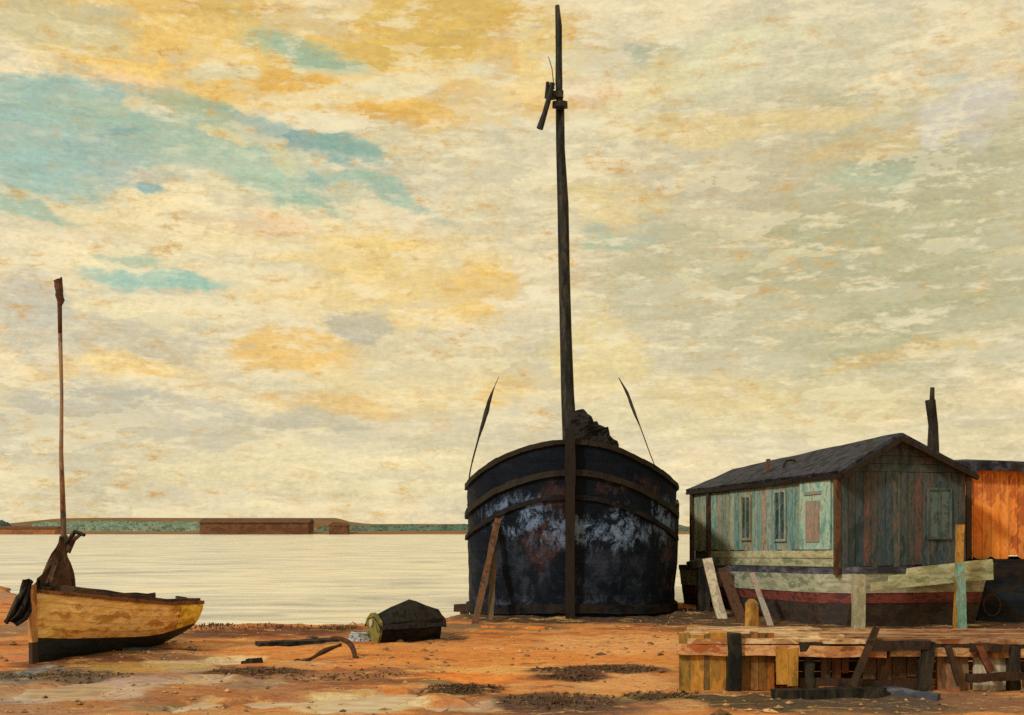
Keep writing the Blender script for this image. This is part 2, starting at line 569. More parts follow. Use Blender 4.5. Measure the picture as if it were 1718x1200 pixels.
def axis(segs):
    o = [segs[0][0]]
    for a, b, s in segs:
        n_ = max(1, int(round((b - a) / s)))
        o += [a + (b - a) * i / n_ for i in range(1, n_ + 1)]
    return o


xs = axis([(-3000, -400, 200), (-400, -60, 17), (-60, -24, 1.2), (-24, -13, 0.25), (-13, 13, 0.11), (13, 26, 0.3), (26, 60, 1.5), (60, 400, 17), (400, 3000, 200)])
ys = axis([(-60, 0, 6), (0, 13, 0.6), (13, 34, 0.11), (34, 52, 0.35), (52, 160, 6), (160, 400, 24), (400, 450, 3), (450, 1500, 70), (1500, 9000, 1250)])
gb = MB()
gb.grid([[(x, y, ground(x, y)) for x in xs] for y in ys])
gm, t, p = material('clay_shore')
tc = t.n('ShaderNodeTexCoord').outputs['Object']
wv = t.noise(tc, 1.1, 5, 0.65, color=True)
wv = t.vmath('MULTIPLY', t.vmath('SUBTRACT', wv, (0.5, 0.5, 0.5)), (1.0, 0.9, 0))
tcw = t.vmath('ADD', tc, wv)
big = t.noise(t.mapping(tcw, scale=(0.35, 0.9, 1)), 1.0, 6, 0.65)
n2 = t.noise(t.mapping(tcw, loc=(4, 7, 0), scale=(0.8, 2.2, 1)), 1.0, 7, 0.7)
n3 = t.noise(t.mapping(tc, scale=(7, 9, 7)), 1.0, 8, 0.75)
edge = t.math('MULTIPLY', t.math('SUBTRACT', n2, 0.5), 1.0)
gcol = t.ramp(big, [(0.30, lin(.18, .06, .028)), (0.40, lin(.38, .12, .04)), (0.48, lin(.58, .20, .05)), (0.55, lin(.62, .26, .08)), (0.63, lin(.56, .29, .13)), (0.74, lin(.44, .30, .18))])


def gblob(px, py, rx, ry, colr, al):
    x, y, a, b = gpx(px, py, rx, ry)
    return (x, y, a, b, 0.0, lin(*colr), al)


OR, LO, BR, DK, LV, CRM, OCH, GRN, RED, MAU = ((.70, .26, .06), (.76, .40, .17), (.095, .036, .02), (.05, .032, .022), (.56, .42, .32), (.74, .62, .38), (.50, .31, .08), (.13, .115, .055), (.15, .036, .014), (.10, .052, .04))
gl = [
    (120, 1165, 330, 42, (.34, .22, .16), .7), (430, 1165, 160, 26, (.36, .16, .08), .7), (900, 1195, 200, 16, (.20, .09, .05), .8), (1450, 1185, 340, 20, (.13, .085, .05), .85),
    (860, 1110, 280, 26, OR, .8), (1050, 1085, 160, 16, LO, .6), (760, 1140, 120, 12, (.80, .25, .045), .9), (900, 1128, 260, 7, (.78, .45, .15), .7), (1060, 1150, 90, 14, LO, .7),
    (500, 1095, 140, 12, OR, .8), (330, 1090, 90, 6, LO, .6), (450, 1064, 150, 9, RED, 1.0), (560, 1060, 60, 6, BR, .8), (200, 1110, 190, 6, (.16, .10, .06), .8), (150, 1100, 120, 6, (.05, .045, .05), .8), (240, 1150, 70, 9, (.20, .21, .26), .9), (330, 1128, 60, 5, (.30, .32, .38), .8), (60, 1178, 70, 8, (.30, .30, .33), .8), (160, 1188, 60, 7, (.40, .17, .06), .8), (280, 1190, 50, 10, (.24, .22, .14), .8), (20, 1135, 40, 7, (.12, .16, .22), .8), (380, 1165, 60, 9, (.42, .16, .05), .8), (480, 1140, 60, 6, (.26, .25, .27), .8), (640, 1128, 90, 5, (.30, .10, .04), .8), (1030, 1190, 110, 9, (.34, .14, .08), .9), (860, 1190, 60, 10, MAU, .9), (720, 1166, 40, 5, BR, .9), (340, 1068, 60, 6, BR, .7), (500, 1083, 70, 4, GRN, .9), (700, 1072, 90, 9, DK, .8),
    (820, 1056, 130, 6, (.14, .11, .07), .8), (1000, 1130, 118, 9, BR, 1.0), (960, 1143, 62, 8, BR, 1.0), (775, 1163, 75, 11, BR, 1.0), (945, 1186, 115, 20, MAU, 1.0), (870, 1178, 60, 10, DK, .7),
    (560, 1138, 150, 12, (.30, .13, .06), .85), (700, 1150, 60, 5, GRN, .8), (420, 1131, 90, 9, BR, .95), (150, 1120, 130, 7, BR, .85), (620, 1150, 90, 6, (.22, .08, .035), .85), (560, 1172, 60, 5, (.50, .22, .06), .7), (300, 1120, 70, 6, (.60, .50, .34), .8), (330, 1146, 60, 10, LV, .9), (430, 1152, 50, 10, (.30, .23, .18), .7),
    (90, 1137, 150, 11, (.13, .10, .075), .95), (60, 1130, 30, 9, (.16, .19, .24), .8), (215, 1150, 70, 12, (.46, .32, .30), .9), (30, 1108, 60, 8, (.62, .22, .09), .9), (130, 1165, 110, 18, LV, .9), (220, 1165, 40, 14, (.55, .42, .34), .7), (30, 1145, 30, 10, (.16, .16, .16), .7), (300, 1170, 40, 20, (.40, .15, .06), .8),
    (250, 1125, 110, 6, OCH, .7), (390, 1110, 50, 6, CRM, .8), (600, 1182, 120, 18, CRM, .85), (430, 1180, 80, 10, (.36, .13, .06), .7), (340, 1185, 30, 12, CRM, .6), (775, 1190, 60, 10, (.50, .36, .26), .8),
    (200, 1080, 130, 8, (.10, .07, .05), .7), (1100, 1175, 70, 8, GRN, .9), (1300, 1184, 210, 15, (.07, .055, .035), .95), (1150, 1190, 40, 8, LO, .6), (1480, 1185, 120, 14, (.08, .06, .05), .9), (1640, 1180, 90, 18, (.26, .13, .08), .8),
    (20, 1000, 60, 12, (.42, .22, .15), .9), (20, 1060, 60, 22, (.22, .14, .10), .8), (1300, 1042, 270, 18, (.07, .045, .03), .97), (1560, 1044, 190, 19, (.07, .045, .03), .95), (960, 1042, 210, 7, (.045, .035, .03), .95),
]
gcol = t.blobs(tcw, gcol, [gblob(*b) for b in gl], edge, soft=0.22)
# far side: reddish-brown mud bank under dull green
sp = t.n('ShaderNodeSeparateXYZ')
t.set(sp.inputs[0], tc)
far_m = t.maprange(sp.outputs[1], 250, 300, 0, 1)
fcol = t.ramp(t.noise(t.mapping(tc, scale=(0.02, 0.05, 1)), 1.0, 4), [(0.4, lin(.20, .085, .04)), (0.6, lin(.26, .13, .06))])
gcol = t.mix(far_m, gcol, fcol)
# wet band by the water
# daubs of other clays, drawn out along the shore by the tide
db = t.noise(t.mapping(tcw, loc=(1, 3, 0), scale=(1.1, 3.6, 1)), 1.0, 6, 0.72)
near_m = t.math('SUBTRACT', 1.0, far_m)
for lo, hi, c_, a_ in ((0.56, 0.63, (.25, .085, .035), .75), (0.66, 0.72, (.09, .045, .03), .8)):
    gcol = t.mix(t.math('MULTIPLY', t.maprange(db, lo, hi, 0, a_), near_m), gcol, lin(*c_))
for lo, hi, c_, a_ in ((0.46, 0.38, (.72, .40, .12), .55), (0.38, 0.31, (.66, .50, .34), .8)):
    gcol = t.mix(t.math('MULTIPLY', t.maprange(db, lo, hi, 0, a_), near_m), gcol, lin(*c_))
wet = t.maprange(sp.outputs[2], -0.13, -0.06, 0.38, 1.0)
wet = t.math('MAXIMUM', wet, far_m)
gcol = t.mix(1.0, gcol, t.n_rgb(wet), 'MULTIPLY')
kk = t.maprange(n3, 0.25, 0.75, 0.62, 1.38, False)
gcol = t.mix(1.0, gcol, t.n_rgb(kk), 'MULTIPLY')
speck = t.maprange(t.noise(t.mapping(tc, scale=(5, 6, 5)), 1.0, 6, 0.8), 0.60, 0.68, 0, 0.6)
gcol = t.mix(speck, gcol, lin(.55, .42, .28))
speck2 = t.maprange(t.noise(t.mapping(tc, loc=(5, 5, 5), scale=(4, 6, 5)), 1.0, 6, 0.8), 0.60, 0.68, 0, 0.65)
gcol = t.mix(speck2, gcol, lin(.10, .055, .03))
t.set(p.inputs['Base Color'], gcol)
t.set(p.inputs['Roughness'], t.maprange(n2, 0.35, 0.6, 0.55, 0.95))
p.inputs['Specular IOR Level'].default_value = 0.25
bp = t.n('ShaderNodeBump')
bp.inputs['Strength'].default_value = 0.8
bp.inputs['Distance'].default_value = 0.05
t.set(bp.inputs['Height'], n3)
t.set(p.inputs['Normal'], bp.outputs[0])
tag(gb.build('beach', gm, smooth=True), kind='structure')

# ------------------------------------------------------------------ water
wm, t, p = material('river_water')
tc = t.n('ShaderNodeTexCoord').outputs['Object']
ra = t.noise(t.mapping(tc, scale=(0.25, 1.3, 1)), 1.0, 5, 0.6)
rb = t.noise(t.mapping(tc, scale=(0.10, 0.20, 1)), 1.0, 6, 0.7, 0.6)
wc = t.ramp(rb, [(0.36, lin(.26, .27, .28)), (0.45, lin(.60, .59, .55)), (0.53, lin(.88, .84, .72)), (0.66, lin(.90, .80, .58))])
wc = t.mix(t.maprange(ra, .45, .62, 0, .7), wc, lin(.46, .44, .40))
t.set(p.inputs['Base Color'], wc)
t.set(p.inputs['Roughness'], t.maprange(rb, 0.3, 0.7, 0.12, 0.34))
p.inputs['IOR'].default_value = 1.33
bp = t.n('ShaderNodeBump')
bp.inputs['Strength'].default_value = 0.55
bp.inputs['Distance'].default_value = 0.12
t.set(bp.inputs['Height'], t.math('ADD', ra, t.math('MULTIPLY', t.noise(t.mapping(tc, scale=(1.2, 4.5, 1)), 1.0, 4), 0.4)))
t.set(p.inputs['Normal'], bp.outputs[0])
wbm = MB()
wx = axis([(-3000, -300, 300), (-300, 300, 20), (300, 3000, 300)])
wy = axis([(24, 60, 6), (60, 460, 20)])
wbm.grid([[(x, y, WL) for x in wx] for y in wy])
tag(wbm.build('water', wm), kind='structure')

pm, t, p = material('puddle_water')
tc = t.n('ShaderNodeTexCoord').outputs['Object']
pn = t.noise(t.mapping(tc, scale=(2, 5, 1)), 1.0, 4)
t.set(p.inputs['Base Color'], t.ramp(pn, [(.4, lin(.42, .30, .22)), (.6, lin(.62, .48, .33))]))
p.inputs['Roughness'].default_value = 0.28
bp = t.n('ShaderNodeBump')
bp.inputs['Strength'].default_value = 0.35
bp.inputs['Distance'].default_value = 0.03
t.set(bp.inputs['Height'], pn)
t.set(p.inputs['Normal'], bp.outputs[0])
pb = MB()
for cx, cy, rx, ry in PUDDLES:
    pts = []
    for k_ in range(28):
        a = 2 * math.pi * k_ / 28
        pts.append((cx + 1.4 * rx * math.cos(a), cy + 1.4 * ry * math.sin(a), -0.022 - .0025 * PUDDLES.index((cx, cy, rx, ry))))
    pb.add(pts, [tuple(range(28))])
tag(pb.build('puddle_water', pm), kind='structure')

# ------------------------------------------------------------------ shared materials
M = {}
M['tar'] = worn('tarred_planks', [lin(.006, .007, .010), lin(.012, .013, .018), lin(.024, .018, .014), lin(.008, .013, .02)], (0.9, 0.9, 2.4), 0.65, 0.6, True, 12, 0.5, 0.10, 0.03)
M['tarwood'] = worn('dark_spar', [lin(.012, .013, .013), lin(.024, .025, .024), lin(.055, .05, .036)], (6, 6, 0.8), 0.6, 0.5, True, 16, 0.5, .15)
M['brownwood'] = worn('old_brown_timber', [lin(.055, .032, .020), lin(.12, .065, .036), (.09, .06, .04, 1)], (5, 5, 1.2), 0.7, 0.5, True, 16, 0.45)
M['sailcloth'] = worn('tanned_sailcloth', [lin(.06, .032, .022), lin(.11, .055, .034), lin(.045, .03, .026)], (5, 5, 4), 0.85, 0.6, False, 12, 0.45)
M['darkcloth'] = worn('black_canvas', [lin(.010, .010, .011), lin(.026, .021, .018), lin(.014, .015, .018)], (4, 4, 4), 0.85, 0.6, False, 12, 0.5, .1)
M['rope'] = worn('tarred_rope', [lin(.05, .045, .035), lin(.12, .10, .07)], (3, 3, 3), 0.9, 0, False)
M['ropedark'] = worn('dark_rope', [lin(.02, .02, .02), lin(.05, .045, .04)], (3, 3, 3), 0.9, 0, False)
M['yellow'] = worn('yellow_hull_paint', [lin(.56, .29, .07), lin(.80, .48, .15), lin(.86, .58, .25), lin(.52, .26, .06)], (1.3, 1.3, 4.0), 0.55, 0.45, True, 12, 0.28)
M['inside'] = worn('dark_inner_planking', [lin(.05, .030, .024), lin(.10, .055, .038), lin(.035, .03, .034)], (2, 2, 5), 0.8, 0.5, False)
M['iron'] = worn('rusty_iron', [lin(.035, .016, .010), lin(.08, .03, .015), lin(.05, .03, .02)], (9, 9, 9), 0.8, 0.5, False)
M['teal'] = worn('weathered_teal_boards', [lin(.14, .21, .20), lin(.22, .33, .31), lin(.31, .34, .28), lin(.18, .22, .19)], (5, 5, 1.3), 0.75, 0.5, True, 14, 0.38)
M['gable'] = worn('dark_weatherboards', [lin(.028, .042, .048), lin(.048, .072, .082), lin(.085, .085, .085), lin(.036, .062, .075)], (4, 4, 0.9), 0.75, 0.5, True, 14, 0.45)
M['roof'] = worn('black_felt_roof', [lin(.012, .014, .020), lin(.024, .026, .038), lin(.050, .056, .085), lin(.028, .024, .024)], (1.5, 3, 3), 0.75, 0.6, False, 12, 0.5, .12)
M['hullgreen'] = worn('faded_green_hull', [lin(.20, .23, .16), lin(.33, .36, .26), lin(.42, .43, .33), lin(.25, .27, .19)], (1.0, 1.0, 3.5), 0.65, 0.4, True, 12, 0.3)
M['hullred'] = worn('old_red_boot_top', [lin(.10, .025, .022), lin(.19, .05, .04), lin(.09, .03, .035)], (1.5, 1.5, 5), 0.7, 0.4, False)
M['hullblue'] = worn('dark_blue_strake', [lin(.028, .03, .045), lin(.055, .06, .09), lin(.12, .12, .15)], (2, 2, 5), 0.7, 0.4, False)
M['mudbottom'] = worn('muddy_black_bottom', [lin(.03, .02, .016), lin(.055, .036, .026), lin(.035, .03, .03)], (2, 2, 4), 0.8, 0.5, False)
M['orange'] = worn('orange_boards', [lin(.62, .17, .025), lin(.78, .25, .04), lin(.80, .30, .07), lin(.52, .15, .035)], (3, 3, 0.8), 0.7, 0.45, True, 14, 0.3)
M['ochre'] = worn('ochre_planks', [lin(.20, .105, .022), lin(.36, .19, .035), lin(.42, .22, .045), lin(.26, .15, .04)], (3, 3, 1.2), 0.75, 0.5, True, 14, 0.4)
M['deck'] = worn('pale_sanded_decking', [lin(.20, .10, .05), lin(.40, .24, .12), lin(.56, .42, .26), lin(.34, .14, .05)], (1.2, 2.6, 3), 0.8, 0.5, True, 12, 0.35)
M['blackpost'] = worn('tarred_post', [lin(.011, .011, .011), lin(.022, .021, .018), lin(.042, .034, .024)], (6, 6, 1.2), 0.7, 0.5, False, 14, .4, .12)
M['glass'] = worn('dull_glass', [lin(.03, .06, .06), lin(.07, .12, .13)], (3, 3, 3), 0.25, 0.1, False, 10, 0.3, 0.5)
M['pinkwood'] = worn('pinkish_board', [lin(.22, .19, .16), lin(.34, .23, .18), lin(.20, .26, .25)], (4, 4, 1), 0.8, 0.4, False)
M['whitewood'] = worn('bleached_board', [lin(.42, .36, .27), lin(.56, .49, .36), lin(.36, .30, .24)], (4, 4, 1.5), 0.75, 0.4, False)
M['olive'] = worn('olive_boards', [lin(.13, .12, .03), lin(.23, .20, .05), lin(.10, .09, .035)], (4, 4, 4), 0.75, 0.4, False)
M['olivegrey'] = worn('grey_olive_paint', [lin(.20, .21, .15), lin(.30, .30, .21)], (4, 4, 1), .8, .4)
M['greenpost'] = worn('lichened_post', [lin(.24, .25, .17), lin(.34, .34, .24)], (5, 5, 1.5), 0.85, 0.5, False)
M['copper'] = worn('verdigris_post', [lin(.12, .26, .22), lin(.18, .36, .30), lin(.2, .24, .18)], (5, 5, 1.5), 0.8, 0.4, False)
M['farbrown'] = worn('far_brown_boards', [lin(.11, .045, .02), lin(.16, .07, .032)], (.3, .3, .6), 0.9, 0.0, False)
M['farroof'] = worn('far_roof', [lin(.10, .05, .03), lin(.13, .06, .035)], (.3, .3, .6), 0.9, 0.0, False)
M['weed'] = worn('shore_weed', [lin(.05, .026, .014), lin(.09, .045, .022), lin(.06, .05, .025)], (4, 4, 4), 0.7, 0.0, True)
M['stone'] = worn('stones', [lin(.26, .15, .085), lin(.38, .24, .14), lin(.18, .11, .07)], (6, 6, 6), 0.85, 0.3, True)
M['fartree'] = worn('far_foliage', [lin(.16, .22, .17), lin(.22, .30, .24), lin(.28, .32, .24)], (.25, .25, .5), 0.9, 0, True)

T = lambda a=0.25: (lambda q: (q, q, q))(random.uniform(1 - a, 1 + a))

# hull of the barge gets its own tar with scuffs, and blue patches painted in for wet-tar gloss
bm_, t, p = material('barge_tar')
tc = t.n('ShaderNodeTexCoord').outputs['Object']
v = t.vmath('ADD', tc, t.vmath('SCALE', t.vmath('SUBTRACT', t.noise(tc, 1.4, 4, color=True), (.5, .5, .5)), s=0.9))
f1 = t.noise(t.mapping(v, scale=(1.1, 1.1, 1.6)), 1.0, 7, 0.68)
c = t.ramp(f1, [(.32, lin(.003, .005, .009)), (.45, lin(.005, .009, .017)), (.55, lin(.008, .011, .018)), (.64, lin(.009, .017, .036)), (.75, lin(.022, .017, .014))])
wobb = t.math('MULTIPLY', t.math('SUBTRACT', t.noise(t.mapping(tc, scale=(4.5, 4.5, 1.3)), 1.0, 7, 0.78), .5), 3.6)
sep = t.n('ShaderNodeSeparateXYZ')
t.set(sep.inputs[0], tc)
cxz = t.n('ShaderNodeCombineXYZ')
t.set(cxz.inputs[0], sep.outputs[0])
t.set(cxz.inputs[1], sep.outputs[2])
def scuff_sheen(base_, lst, tint_, nscale, lo, hi, amt):
    W1 = (1, 1, 1, 1)
    m0 = t.n('ShaderNodeRGB')
    m0.outputs[0].default_value = (0, 0, 0, 1)
    mk = t.blobs(cxz.outputs[0], m0.outputs[0], [(x_, z_, rx_, rz_, 0, W1, al_) for x_, z_, rx_, rz_, al_ in lst], wobb, soft=.5)
    sp_ = t.n('ShaderNodeSeparateColor')
    t.set(sp_.inputs[0], mk)
    nn = t.maprange(t.noise(t.mapping(v, loc=(nscale, 1, 2), scale=(nscale, nscale, nscale * .7)), 1.0, 7, 0.72), lo, hi, 0, amt)
    return t.mix(t.math('MULTIPLY', sp_.outputs[0], nn), base_, tint_)


c = scuff_sheen(c, [(-1.35, 2.8, .75, .45, 1), (-.2, 2.35, 1.0, .35, 1), (1.0, 2.35, 1.1, .35, 1), (1.4, 2.5, .4, .5, 1), (2.6, 2.7, .35, .5, 1)], lin(.16, .25, .44), 2.6, .44, .57, .9)  # bluish gloss reflections of wet tar, painted into the colour
c = scuff_sheen(c, [(-.6, 2.1, .55, .6, 1), (-.3, 3.2, .4, .5, .7), (2.85, 1.6, .3, 1.6, 1), (1.6, 3.6, .9, .25, .8)], lin(.085, .045, .04), 2.2, .44, .6, .8)
c = scuff_sheen(c, [(-1.7, .4, 1.4, .25, 1), (.6, .5, 1.5, .2, 1), (0, 1.4, 2.6, .7, .5)], lin(.06, .075, .12), 2.0, .45, .62, .8)
seam = t.math('FRACT', t.math('MULTIPLY', sep.outputs[2], 3.3))
seam = t.maprange(seam, 0.0, 0.07, .45, 1.0)
c = t.mix(1.0, c, t.n_rgb(seam), 'MULTIPLY')
c = t.mix(1.0, c, t.n_rgb(t.maprange(t.noise(tc, 16, 5, .75), .25, .75, .55, 1.5, False)), 'MULTIPLY')
spk = t.maprange(t.noise(tc, 9, 5, .8), .66, .72, 0, .5)
c = t.mix(spk, c, lin(.22, .18, .11))
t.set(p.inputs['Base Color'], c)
t.set(p.inputs['Roughness'], t.maprange(f1, .3, .7, .38, .75))
p.inputs['Specular IOR Level'].default_value = 0.05
bp = t.n('ShaderNodeBump')
bp.inputs['Strength'].default_value = .7
bp.inputs['Distance'].default_value = .04
t.set(bp.inputs['Height'], t.noise(t.mapping(v, scale=(4, 4, 7)), 1.0, 6, .7))
t.set(p.inputs['Normal'], bp.outputs[0])
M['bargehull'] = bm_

# ------------------------------------------------------------------ the big barge, bow-on
BX, BY = at(956, 1044, 30.0).x, 30.0
barge = thing('sailing_barge', (BX, BY, 0), 'big black tarred barge with a tall single mast, bow facing us', 'barge')
BB = 2.96


def bhalf(a):
    k_ = min(1, a / 2.6)
    h = BB * math.sqrt(max(0, 1 - (1 - k_) ** 2.2)) ** 0.9
    if a > 12:
        h *= 1 - 0.25 * ((a - 12) / 5) ** 2
    return h


def brail(a):
    s_ = min(1, bhalf(a) / BB) if a < 6 else 1
    return 4.72 - 1.12 * s_ ** 2.0 - (0.25 * sm(2.6, 9, a)) + 0.5 * sm(11, 17, a)


def bax(a):
    return BX + 0.075 * a, BY + a


def bpt(a, side, zf, off=0.0):
    """point on the barge side; zf 0 bottom .. 1 rail"""
    x0, y0 = bax(a)
    z = -0.12 + (brail(a) + 0.12) * zf
    flare = 0.985 + 0.02 * zf ** 0.8
    if zf < 0.12:
        flare -= 0.015 * (1 - zf / 0.12)
    h = bhalf(a) * flare
    n_ = Vector((side, 0, 0)) if a > 2.0 else Vector((side * min(1, bhalf(a) / BB), -(1 - min(1, a / 2.6)), 0)).normalized()
    return Vector((x0 + side * h, y0, z)) + n_ * off


stations = [0, .015, .05, .11, .2, .33, .5, .7, .95, 1.25, 1.6, 2.0, 2.5, 3.2, 4.2, 5.5, 7, 9, 11, 13, 15, 17]
zrows = [i / 16 for i in range(17)]
h_ = MB()
for side in (-1, 1):
    rows = []
    for a in stations:
        r = []
        for i, zf in enumerate(zrows):
            r.append(bpt(a, side, zf, 0.012 * (i % 2)))
        rows.append(r)
    h_.grid(rows, lambda i, k_: (1, 1, 1))
# transom and deck
a = 17
h_.add([bpt(a, -1, zf) for zf in zrows] + [bpt(a, 1, zf) for zf in reversed(zrows)], [tuple(range(34))])
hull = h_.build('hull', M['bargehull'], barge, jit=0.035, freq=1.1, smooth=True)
dk = MB()
rows = []
for a in stations[1:]:
    x0, y0 = bax(a)
    z = brail(a) - 0.55
    b = bhalf(a) * 0.97
    rows.append([(x0 - b, y0, z - .02), (x0, y0, z + .10), (x0 + b, y0, z - .02)])
dk.grid(rows)
dk.build('deck', M['brownwood'], barge)
# capping rail and wale follow the bow
for nm, dz, thick, hh, off, mt, c_ in (('capping_rail', 0.03, .16, .13, .0, 'brownwood', (.15, .18, .18)), ('wale', -0.78, .10, .16, .05, 'brownwood', (.15, .21, .23)), ('rubbing_strake', -1.42, .08, .12, .045, 'tar', (.9, .9, .9)), ('chine_strake', -99, .14, .24, .03, 'tar', (1, 1, 1))):
    for side in (-1, 1):
        rb_ = MB()
        path = []
        for a in stations[:-1]:
            zr = brail(a)
            zf = (zr + dz + .12) / (zr + .12) if dz > -50 else 0.10
            path.append(bpt(a, side, min(1, zf), off) + Vector((0, 0, max(0, dz))))
        for p0, p1 in zip(path, path[1:]):
            rb_.beam(p0, p1 + (p1 - p0).normalized() * 0.02, thick, hh, col=c_, rough=.012)
        rb_.build(nm, M[mt], barge, jit=.03, freq=1.1)
st = MB()
st.beam((BX, BY - .10, -.1), (BX + .0, BY - .14, 3.6), .24, .26, up=(0, 1, 0), col=(.12, .12, .13), seg=8, rough=.012)
st.beam((BX, BY - .14, 3.6), (BX, BY - .12, 5.0), .26, .28, up=(0, 1, 0), col=(.09, .095, .10), seg=4, rough=.012)
st.build('stem_post', M['brownwood'], barge)
# pale doubling plank and ring on the bow face
q = MB()
q.beam(at(964, 1002, 30.42), at(962, 955, 30.42), .2, .07, up=(0, 1, 0), col=(1.5, 1.3, 1.1), seg=3, rough=.01)
q.build('bow_plank', M['brownwood'], barge)
# hawse blocks and a hawse ring low on the bow
for px, py in ((880, 842), (1040, 840)):
    q = MB()
    c0 = at(px, py, 30.95)
    q.tube([c0 + Vector((0, -.14, 0)), c0 + Vector((0, .3, 0))], .13, 12)
    q.build('hawse_pipe', M['iron'], barge)
q = MB()
c0 = at(988, 1014, 30.28)
q.tube([c0, c0 + Vector((0, .3, 0))], [.075, .075], 10)
q.build('white_mark', M['whitewood'], barge)
# leeboards on both sides
for side in (-1, 1):
    lb = MB()
    p_ = []
    for a, z in ((4.2, 3.2), (4.7, 3.35), (7.4, 1.9), (7.8, .5), (6.9, .25), (5.0, 1.4)):
        x0, y0 = bax(a)
        p_.append((x0 + side * 3.10, y0, z))
    lb.prism(p_, (side * .09, 0, 0), (1.1, .95, .9))
    lb.build('leeboard', M['brownwood'], barge)
# mast: one spar in two parts, a little crooked
mp = [(957, 790, 34.2, .23), (956, 740, 34.2, .225), (952, 660, 34.2, .205), (949, 560, 34.2, .19), (946.5, 450, 34.2, .175), (944, 340, 34.2, .165), (941, 250, 34.2, .15), (939, 170, 34.2, .13)]
q = MB()
q.tube([at(a, b, c_) for a, b, c_, d_ in mp], [d_ for *_, d_ in mp], 14, lump=.18, freq=1.3)
mast = q.build('mast', M['tarwood'], barge, jit=.03, freq=.8, smooth=True)
q = MB()
tp = [(938.5, 185, .10), (938, 140, .115), (937, 90, .10), (937, 45, .10), (935, 10, .07)]
q.tube([at(a, b, 34.05) for a, b, c_ in tp], [c_ for *_, c_ in tp], 12, lump=.25, freq=1.6)
q.build('topmast', M['tarwood'], barge, jit=.025, freq=.9, smooth=True)
q = MB()
for px, py, hh in ((932, 160, .18), (939, 176, .14)):
    c0 = at(px, py, 34.0)
    q.beam(c0 - Vector((.22, 0, 0)), c0 + Vector((.24, 0, 0)), .3, hh, col=(.9, .9, .9), seg=2, rough=.02)
q.build('mast_cap', M['tarwood'], mast)
q = MB()
q.tube([at(927, 140, 33.8), at(921, 165, 33.8), at(914, 190, 33.8), at(906, 216, 33.8)], [.09, .085, .085, .10], 9, lump=.3)
q.tube([at(919, 138, 33.85), at(916, 165, 33.85)], [.055, .05], 8)
q.build('gaff_stub', M['tarwood'], barge)
q = MB()
q.tube([at(920, 95, 33.9), at(926, 115, 33.9), at(930, 150, 33.9)], [.010, .014, .016], 6)
q.build('topping_line', M['rope'], barge)
# furled sail and gear piled at the mast foot
q = MB()
for path, rad in (([(966, 690), (975, 720), (992, 742), (1018, 762), (1045, 782)], [.22, .40, .44, .38, .18]), ([(962, 730), (978, 752), (1000, 772), (1022, 785)], [.36, .52, .46, .26]), ([(945, 745), (955, 762), (966, 775)], [.2, .28, .2])):
    pts = [at(a, b, 33.2) for a, b in path]
    dense, rd = [], []
    for i in range(len(pts) - 1):
        for k_ in range(5):
            dense.append(pts[i].lerp(pts[i + 1], k_ / 5))
            rd.append(rad[i] + (rad[i + 1] - rad[i]) * k_ / 5)
    dense.append(pts[-1])
    rd.append(rad[-1])
    q.tube(dense, rd, 16, lump=.9, freq=3.4)
fs_ = q.build('furled_sail', M['darkcloth'], barge, jit=.09, freq=3.5)
q = MB()
for px, py, l in ((980, 712, .5), (975, 716, .35), (992, 735, .35), (1004, 744, .42), (1013, 748, .3)):
    q = MB()
    c0 = at(px, py + 8, 33.1)
    q.tube([c0, c0 + Vector((random.uniform(-.06, .1), 0, l * .6))], [.06, .035], 6)
    q.build('belaying_pin', M['ropedark'], barge)
# windlass across the fore deck
q = MB()
c0 = Vector((BX + .2, BY + 2.2, 4.35))
q.tube([c0 - Vector((1.0, 0, 0)), c0 - Vector((.3, 0, 0)), c0 + Vector((.3, 0, 0)), c0 + Vector((1.0, 0, 0))], [.16, .20, .20, .16], 10)
for s_ in (-1.05, 1.05):
    q.beam(c0 + Vector((s_, 0, -.6)), c0 + Vector((s_, 0, .22)), .18, .3, up=(0, 1, 0), col=(.6, .6, .6))
q.build('windlass', M['brownwood'], barge)
# main hatch aft of the mast
q = MB()
x0, y0 = bax(8)
q.add([(x0 - 1.5, y0 - 2.6, 2.7), (x0 + 1.5, y0 - 2.6, 2.7), (x0 + 1.5, y0 + 2.6, 2.7), (x0 - 1.5, y0 + 2.6, 2.7), (x0 - 1.5, y0 - 2.6, 3.2), (x0 + 1.5, y0 - 2.6, 3.2), (x0 + 1.5, y0 + 2.6, 3.2), (x0 - 1.5, y0 + 2.6, 3.2)],
      [(0, 1, 5, 4), (1, 2, 6, 5), (2, 3, 7, 6), (3, 0, 4, 7), (4, 5, 6, 7)])
q.build('hatch', M['brownwood'], barge)


def spline(pts, n=6):
    o = []
    P_ = [pts[0]] + pts + [pts[-1]]
    for i in range(1, len(P_) - 2):
        for k_ in range(n):
            u = k_ / n
            p0, p1, p2, p3 = P_[i - 1], P_[i], P_[i + 1], P_[i + 2]
            o.append(0.5 * ((2 * p1) + (p2 - p0) * u + (2 * p0 - 5 * p1 + 4 * p2 - p3) * u * u + (3 * p1 - p0 - 3 * p2 + p3) * u ** 3))
    o.append(P_[-1])
    return o


